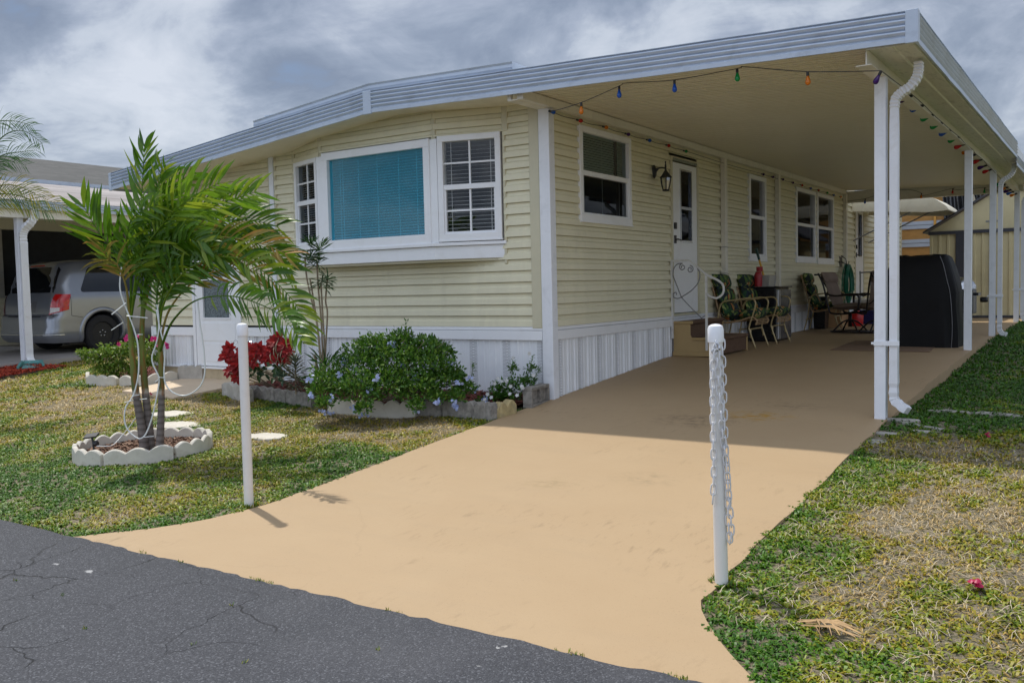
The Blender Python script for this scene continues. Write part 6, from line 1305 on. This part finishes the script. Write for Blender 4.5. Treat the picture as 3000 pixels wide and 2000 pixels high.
# ================================================================== MINIVAN (parked nose away, right side and tail visible)
van = thing('parked_minivan', 'silver-grey minivan parked under the neighbouring carport, tail to the road', 'minivan', (-12.33, 3.6, .1))
PAINT = M('silver_paint', (.31, .33, .37), .28, .05, 2, metal=.6, coat=.6); VG = M('van_dark_glass', (.006, .007, .008), .05, .1, spec=.9); VBLK = M('van_black_plastic', (.015, .015, .016), .6, .2, 20)
VX, VY, VZ = -12.33, 1.28, .10      # centre x, tail y, ground
WL = 5.15
# levels: z, tail y offset, nose y offset, half width, corner radius
LV = [(.20, .10, 5.05, .88, .18), (.27, .02, 5.10, .95, .24), (.34, -.01, 5.12, .97, .26), (.42, .0, 5.13, .975, .27), (.50, .03, 5.13, .975, .25), (.62, .02, 5.10, .98, .26), (.70, .05, 5.05, .985, .26), (.73, .10, 5.02, .985, .24), (.85, .11, 4.9, .99, .24), (.98, .13, 4.6, .985, .24), (1.08, .16, 4.15, .97, .24), (1.12, .19, 3.98, .955, .24), (1.25, .215, 3.78, .92, .22), (1.45, .28, 3.45, .865, .22), (1.60, .35, 3.2, .81, .22), (1.68, .43, 3.05, .76, .26), (1.73, .62, 2.9, .66, .3), (1.755, .98, 2.6, .45, .35), (1.76, 1.3, 2.3, .2, .2)]
def ring_pts(z, t0, t1, hw, cr, n=10):
    pts = []
    for (cx, cy, a0) in ((hw-cr, t0+cr, -90), (hw-cr, t1-cr*1.6, 0), (-(hw-cr), t1-cr*1.6, 90), (-(hw-cr), t0+cr, 180)):
        for k in range(n+1):
            a = math.radians(a0+90*k/n); ry = cr if cy < 2 else cr*1.6; pts.append((VX+cx+cr*math.cos(a), VY+cy+ry*math.sin(a)*(1 if cy > 2 else 1), VZ+z))
    # subdivide long sides for the arches
    return pts
def body():
    g = MB(); R0 = [ring_pts(*l) for l in LV]; vs = []; n = None
    for r in R0:
        q = []
        for i, p in enumerate(r):
            a = r[i]; b = r[(i+1) % len(r)]; q.append(a)
            if i % 11 == 10:
                for k in range(1, 14): q.append(tuple(a[j]+(b[j]-a[j])*k/14 for j in range(3)))
        n = len(q); vs += q
    g.add(vs, [(j*n+k, j*n+(k+1) % n, (j+1)*n+(k+1) % n, (j+1)*n+k) for j in range(len(R0)-1) for k in range(n)]+[tuple(k for k in range(n))[::-1], tuple((len(R0)-1)*n+k for k in range(n))]); return g
def lvl(z):
    zs_ = [l[0] for l in LV]; return [float(np.interp(z, zs_, [l[i] for l in LV])) for i in range(1, 5)]
bd_ = body(); bo = bd_.build('body', PAINT, van, smooth='auto')
def fixn(o):
    bm = bmesh.new(); bm.from_mesh(o.data); bmesh.ops.remove_doubles(bm, verts=bm.verts, dist=1e-5); bmesh.ops.recalc_face_normals(bm, faces=bm.faces); bm.to_mesh(o.data); bm.free()
fixn(bo)
WY = [VY+1.02, VY+4.05]; RW = .345
cut = MB()
for wy in WY: cut.lathe([(.40, -1.4), (.40, 1.4)], (VX, wy, VZ+RW+.02), 40, (1, 0, 0))
co_ = cut.build('cut', VBLK, None); fixn(co_); md = bo.modifiers.new('arches', 'BOOLEAN'); md.object = co_; md.operation = 'DIFFERENCE'; md.solver = 'EXACT'; md.use_hole_tolerant = True
bpy.context.view_layer.update(); dg = bpy.context.evaluated_depsgraph_get(); me2 = bpy.data.meshes.new_from_object(bo.evaluated_get(dg)); bo.modifiers.clear(); print('VAN FACES', len(bo.data.polygons), len(me2.polygons), [tuple(round(c, 2) for c in k) for k in bo.bound_box][:7:6])
if len(me2.polygons) > 200: bo.data = me2
bpy.data.objects.remove(co_)
for wy in WY:
    for s in (1, -1):
        g = MB(); pr = [(math.cos(a), math.sin(a)) for a in np.linspace(-.35, math.pi+.35, 28)]; vs = []
        for c, sn in pr:
            for (rr_, dx) in ((.395, .0), (.40, .022), (.43, .028), (.475, .010), (.49, -.03)):
                z = RW+.02+rr_*sn; hw = lvl(max(.2, z))[2]; vs.append((VX+s*(hw+dx), wy+rr_*c, VZ+z))
        g.add(vs, [(i*5+j, (i+1)*5+j, (i+1)*5+j+1, i*5+j+1) for i in range(27) for j in range(4)])
        g.build('wheel_arch', PAINT, van, smooth=True)
for wy in WY:
    for s in (1, -1):
        xw = VX+s*.90; ax = (s, 0, 0); g = MB(); g.lathe([(.18, -.10), (.31, -.10), (.342, -.07), (.347, 0), (.345, .05), (.32, .075), (.22, .072), (.205, .03)], (xw, wy, VZ+RW), 44, ax); w_ = g.build('wheel', RUBBER, van, smooth='auto')
        g = MB(); g.lathe([(.001, -.0), (.07, .0), (.08, .03), (.15, .028), (.185, .0), (.205, .03), (.212, .045), (.205, .05)], (xw, wy, VZ+RW), 36, ax); g.build('rim', VBLK, w_, smooth='auto')
        g = MB()
        for k in range(5): a = 2*math.pi*k/5+.3; g.lathe([(.001, .028), (.012, .03), (.012, .05), (.001, .054)], (xw, wy+.055*math.cos(a), VZ+RW+.055*math.sin(a)), 8, ax)
        g.build('lug_nut', STEEL, w_)
g = MB(); g.box(VX-.85, VY+.4, VZ+.17, VX+.85, VY+4.9, VZ+.3); g.build('underbody', VBLK, van)
def side_patch(poly, off, s=1, n=6):
    """poly of (yoff,z) mapped to the flank"""
    g = MB(); bm = bmesh.new(); vs = [bm.verts.new((y, z, 0)) for y, z in poly]; f = bm.faces.new(vs); bmesh.ops.triangulate(bm, faces=[f]); bmesh.ops.subdivide_edges(bm, edges=bm.edges[:], cuts=3, use_grid_fill=True); bm.verts.index_update()
    V_ = []
    for v in bm.verts: hw = lvl(v.co.y)[2]; V_.append((VX+s*(hw+off), VY+v.co.x, VZ+v.co.y))
    g.add(V_, [tuple(q.index for q in f.verts) for f in bm.faces]); bm.free(); return g
def rr_poly(y0, y1, z0, z1, r, slant=.0, n=5):
    P = []
    for cx, cz, a0 in ((y0+r, z0+r, 180), (y1-r, z0+r, 270), (y1-r, z1-r, 0), (y0+r, z1-r, 90)):
        for k in range(n+1): a = math.radians(a0+90*k/n); yy_ = cx+r*math.cos(a); zz_ = cz+r*math.sin(a); P.append((yy_+slant*(zz_-z0)/(z1-z0)*(1 if cx < (y0+y1)/2 else 0), zz_))
    return P
for s in (1, -1):
    for (a, b, sl_) in ((.60, 2.15, .25), (2.21, 3.15, 0.)): side_patch(rr_poly(a, b, 1.13, 1.60, .07, sl_), .004, s).build('side_window', VG, van, smooth=True)
# belt crease and door gaps
g = MB()
for s in (1, -1):
    for (y_a, z_a, y_b, z_b) in ((.40, .70, .40, 1.09), (.40, .70, .62, .66), (1.5, .50, 1.52, 1.62), (2.5, .35, 2.55, 1.62)):
        pts = [(VX+s*(lvl(z_a+(z_b-z_a)*k/8)[2]+.0015), VY+y_a+(y_b-y_a)*k/8, VZ+z_a+(z_b-z_a)*k/8) for k in range(9)]; g.tube(pts, .004, 4)
g.build('panel_gap', VBLK, van)
def tail_patch(poly, off):
    """poly of (xfrac -1..1, z) mapped onto the curved tail"""
    g = MB(); bm = bmesh.new(); vs = [bm.verts.new((x, z, 0)) for x, z in poly]; f = bm.faces.new(vs); bmesh.ops.triangulate(bm, faces=[f]); bmesh.ops.subdivide_edges(bm, edges=bm.edges[:], cuts=4, use_grid_fill=True); bm.verts.index_update(); V_ = []
    for v in bm.verts:
        t0, t1, hw, cr = lvl(v.co.y); x = v.co.x; flat = hw-cr; 
        if abs(x) <= flat: dx, dy = x, 0
        else:
            arc = (abs(x)-flat)/cr; arc = min(arc, 1.57); dx = math.copysign(flat+cr*math.sin(arc), x); dy = cr*(1-math.cos(arc))
        nx_ = (dx-math.copysign(flat, x))/cr if abs(x) > flat else 0; V_.append((VX+dx+off*nx_, VY+t0+dy-off*math.sqrt(max(0, 1-nx_*nx_)), VZ+v.co.y))
    g.add(V_, [tuple(q.index for q in f.verts) for f in bm.faces]); bm.free(); return g
tail_patch([(-.78, 1.13), (.78, 1.13), (.80, 1.2), (.76, 1.55), (.70, 1.60), (-.70, 1.60), (-.76, 1.55), (-.80, 1.2)], .006).build('rear_window', VG, van, smooth=True)
TAILR = M('tail_red', (.55, .008, .008), .15, .25, 14, coat=.8); WLENS = M('clear_lens', (.75, .72, .70), .15, .2, 30)
for s in (1, -1):
    P = [(s*x, z) for x, z in ((.78, .72), (1.00, .78), (1.20, .83), (1.22, 1.09), (.84, 1.10), (.80, .9))]
    l = tail_patch(P if s > 0 else P[::-1], .012).build('taillight', TAILR, van, smooth=True)
    Q = [(s*x, z) for x, z in ((.80, .75), (.97, .785), (.97, .85), (.80, .85))]; tail_patch(Q if s > 0 else Q[::-1], .017).build('reverse_lens', WLENS, l, smooth=True)
tail_patch([(-.25, 1.625), (.25, 1.625), (.24, 1.65), (-.24, 1.65)], .03).build('brake_light', TAILR, van)
tail_patch([(-.30, .77), (.30, .77), (.34, .97), (-.34, .97)], .003).build('plate_recess', M('recess_paint', (.22, .225, .235), .3, .05, metal=.5), van)
pl = tail_patch([(-.155, .80), (.155, .80), (.155, .94), (-.155, .94)], .012).build('licence_plate', WHITE, van)
def text(s, size, loc, rot, mat, par, name='lettering', ext=.001):
    cu = bpy.data.curves.new(name, 'FONT'); cu.body = s; cu.size = size; cu.extrude = ext; cu.align_x = 'CENTER'; cu.resolution_u = 3
    o = bpy.data.objects.new('t', cu); COL.objects.link(o); bpy.context.view_layer.update(); me = bpy.data.meshes.new_from_object(o.evaluated_get(bpy.context.evaluated_depsgraph_get())); bpy.data.objects.remove(o)
    mm = Matrix.Translation(loc) @ rot.to_matrix().to_4x4(); vs = [tuple(mm @ v.co) for v in me.vertices]; fs = [tuple(p.vertices) for p in me.polygons]; bpy.data.meshes.remove(me); return mk(name, vs, fs, mat, par)
from mathutils import Euler
text('A69', .10, (VX, VY+.085, VZ+.833), Euler((math.pi/2+.1, 0, 0)), M('plate_red', (.35, .02, .03), .5), pl)
tail_patch([(-.9, .685), (.9, .685), (.9, .705), (-.9, .705)], .004).build('hatch_gap', VBLK, van)
g = MB(); pts = []
for k in range(25):
    x = -1.25+2.5*k/24; t0, t1, hw, cr = lvl(.36); flat = hw-cr
    if abs(x) <= flat: dx, dy = x, 0
    else: arc = min((abs(x)-flat)/cr, 1.57); dx = math.copysign(flat+cr*math.sin(arc), x); dy = cr*(1-math.cos(arc))
    pts.append((VX+dx*1.005, VY+t0+dy-.008, VZ+.355))
g.tube(pts, .014, 6); g.build('bumper_strip', M('bright_trim', (.7, .71, .73), .2, metal=.8), van)
g = MB(); g.tube([(VX+.05, VY+.20, VZ+1.15), (VX+.45, VY+.205, VZ+1.20)], .008, 5); g.build('wiper', VBLK, van)

# ================================================================== BEHIND THE CARPORT
SHC = M('shed_cream', (.60, .53, .32), .45, .06, 2, dirt=(.4, .33, .2), ds=3, da=.3); SHD = M('shed_charcoal', (.05, .052, .065), .45, .1)
sh_ = thing('garden_shed', 'cream ribbed metal shed with charcoal trim behind the carport', 'shed', (3.0, 13.5, .28)); SY, SX0, SX1 = 13.2, 1.36, 4.35; zs0, zs1 = .34, 2.05
g = MB(); vs = []; u = SX0; prof = []
while u < SX1:
    for a, d in ((0, 0), (.012, .02), (.05, .02), (.062, 0), (.15, 0)): prof.append((u+a, d))
    u += .163
prof = [p for p in prof if p[0] <= SX1]
for a, d in prof: vs += [(a, SY-d, zs0), (a, SY-d, zs1)]
g.add(vs, [(2*i, 2*i+2, 2*i+3, 2*i+1) for i in range(len(prof)-1)]); g.box(SX0, SY+.01, zs0, SX0+.02, SY+2.2, zs1); g.box(SX1-.02, SY+.01, zs0, SX1, SY+2.2, zs1); g.build('wall', SHC, sh_)
xm = (SX0+SX1)/2; g = MB(); g.prism([(SX0, zs1+.05), (SX1, zs1+.05), (xm+.35, 2.80), (xm, 2.84), (xm-.35, 2.80)], lambda x, z: (x, SY-.01, z), lambda x, z: (x, SY+.0, z)); g.build('gable', SHC, sh_)
g = MB(); g.box(SX0-.02, SY-.045, zs1-.02, SX1+.02, SY-.02, zs1+.05); g.box(SX0-.01, SY-.03, .29, SX1+.01, SY+.0, zs0); g.box(2.52-.02, SY-.04, zs0, 2.60, SY-.021, zs1-.02); g.box(1.86, SY-.04, zs0+.0, 2.02, SY-.022, zs1-.02); g.box(3.3, SY-.04, zs0, 3.42, SY-.021, zs1-.02); g.build('trim', SHD, sh_)
g = MB()
for a, b in (((SX0-.12, zs1+.02), (xm-.35, 2.83)), ((xm-.35, 2.83), (xm, 2.90)), ((xm, 2.90), (xm+.35, 2.83)), ((xm+.35, 2.83), (SX1+.12, zs1+.02))): g.add([(a[0], SY-.10, a[1]), (b[0], SY-.10, b[1]), (b[0], SY+2.3, b[1]), (a[0], SY+2.3, a[1]), (a[0], SY-.10, a[1]+.035), (b[0], SY-.10, b[1]+.035), (b[0], SY+2.3, b[1]+.035), (a[0], SY+2.3, a[1]+.035)], [(0, 3, 2, 1), (4, 5, 6, 7), (0, 1, 5, 4), (1, 2, 6, 5), (2, 3, 7, 6), (3, 0, 4, 7)])
g.build('roof', SHD, sh_)
g = MB()
for x in (2.46, 2.66): g.box(x-.045, SY-.016, 2.24, x+.045, SY-.011, 2.275)
g.build('vent', GREYP, sh_); g = MB(); g.box(SX0, SY-.02, .20, SX1, SY+.05, .289); g.build('base', WOODT, sh_)
# building under repair
bl_ = thing('repaired_building', 'building stripped to orange plywood and bands of grey metal sheet behind the shed', 'building', (2.5, 19, .3)); BY = 18.5
PLY = M('orange_plywood', (.42, .22, .06), .75, .15, 4, .2, 60, dirt=(.3, .13, .03), ds=4, da=.5, sc=(1, 1, 3)); GM = M('grey_sheet_metal', (.42, .46, .52), .4, .06, 2)
g = MB(); g.box(-2.5, BY, .3, 4.6, BY+.1, 3.9); g.build('plywood_sheathing', PLY, bl_); g = MB()
for k in range(7):
    z = .55+k*.475; 
    for a, b, d in ((0, .09, .03), (.095, .10, .015), (.105, .20, .03)): g.box(-2.5, BY-d, z+a, 4.6, BY-.001, z+b)
g.build('metal_band', GM, bl_); g = MB(); g.box(.62, BY-.06, .4, .68, BY-.035, 2.95); g.build('batten', M('pine_batten', (.65, .33, .06), .6), bl_)
g = MB(); g.box(-2.5, BY-.25, 3.9, 4.8, BY+3, 4.02); g.build('roof', GM, bl_)
tp = thing('black_tarp', 'shiny black plastic sheet hanging on the plywood building above the shed', 'tarp', (1.9, 18.3, 2)); g = MB()
g.grid(lambda u, v: (.86+.95*u+.03*math.sin(v*5), BY-.14-.05*math.sin(u*34+v*2)-.03*math.sin(u*13-v*3), 1.6+2.25*v), 60, 10); g.build('sheet', M('black_poly_sheet', (.012, .012, .014), .18, .2, spec=.8), tp, smooth=True)
g = MB(); g.lathe([(.001, 0), (.11, .0), (.13, .02), (.10, .03), (.001, .032)], (1.50, BY-.26, 3.06), 20, (0, -1, 0))
for i, v in enumerate(g.v): g.v[i] = (v[0], v[1], 3.06+(v[2]-3.06)*1.9)
o = g.build('oval_plaque', M('plaque_beige', (.45, .40, .30), .6, .3, 20), tp)
# awning over the rear door
aw = thing('door_awning', 'curved off-white aluminium awning over the rear side door', 'awning', (.7, 12.9, 2.7)); g = MB(); prof = [(0.02, 2.86), (.5, 2.86), (1.15, 2.84), (1.40, 2.80), (1.60, 2.70), (1.80, 2.55), (1.86, 2.47)]
for dz, nm in ((0, 0),): 
    vs = [(x, y, z+e) for x, z in prof for y in (12.2, 13.7) for e in (0, .02)]; g.add(vs, [(4*i+a, 4*i+b, 4*(i+1)+b, 4*(i+1)+a) for i in range(len(prof)-1) for a, b in ((0, 2), (1, 3), (0, 1), (2, 3))]+[(24, 25, 27, 26)])
for y in (12.2, 13.7): g.add([(x, y, z) for x, z in prof]+[(1.5, y, 2.45), (.02, y, 2.56)], [tuple(range(9))])
g.build('canopy', SOFFIT, aw); g = MB()
for y in (12.25, 13.65): g.tube([(.03, y, 1.95), (1.45, y, 2.62)], .014, 6)
g.build('strut', GREYP, aw)
# air conditioner
ac = thing('air_conditioner', 'grey condenser unit with a pale lid behind the covered grill', 'air conditioner', (.65, 15.5, .3)); g = MB(); g.box(.25, 15.1, .3, 1.1, 15.9, 1.2); g.build('housing', M('ac_grille', (.12, .12, .12), .6, .5, 60), ac, bevel=.02); g = MB(); g.box(.2, 15.05, 1.201, 1.15, 15.95, 1.25); g.build('lid', WHITE, ac, bevel=.02)
g = MB()
for k in range(18): g.box(.24, 15.085, .38+k*.045, 1.11, 15.098, .395+k*.045)
g.build('louvre', STEEL, ac)
# something of a house on the far right and behind
fh = thing('far_house', 'grey roofed house far behind on the right', 'house', (12, 30, .3)); g = MB(); g.box(8.5, 27, .3, 18, 36, 2.7); g.build('wall', CREAM, fh); g = MB(); g.prism([(8, 2.7), (18.5, 2.7), (13.2, 4.2)], lambda x, z: (x, 26.5, z), lambda x, z: (x, 36.5, z)); g.build('roof', GREYP, fh)
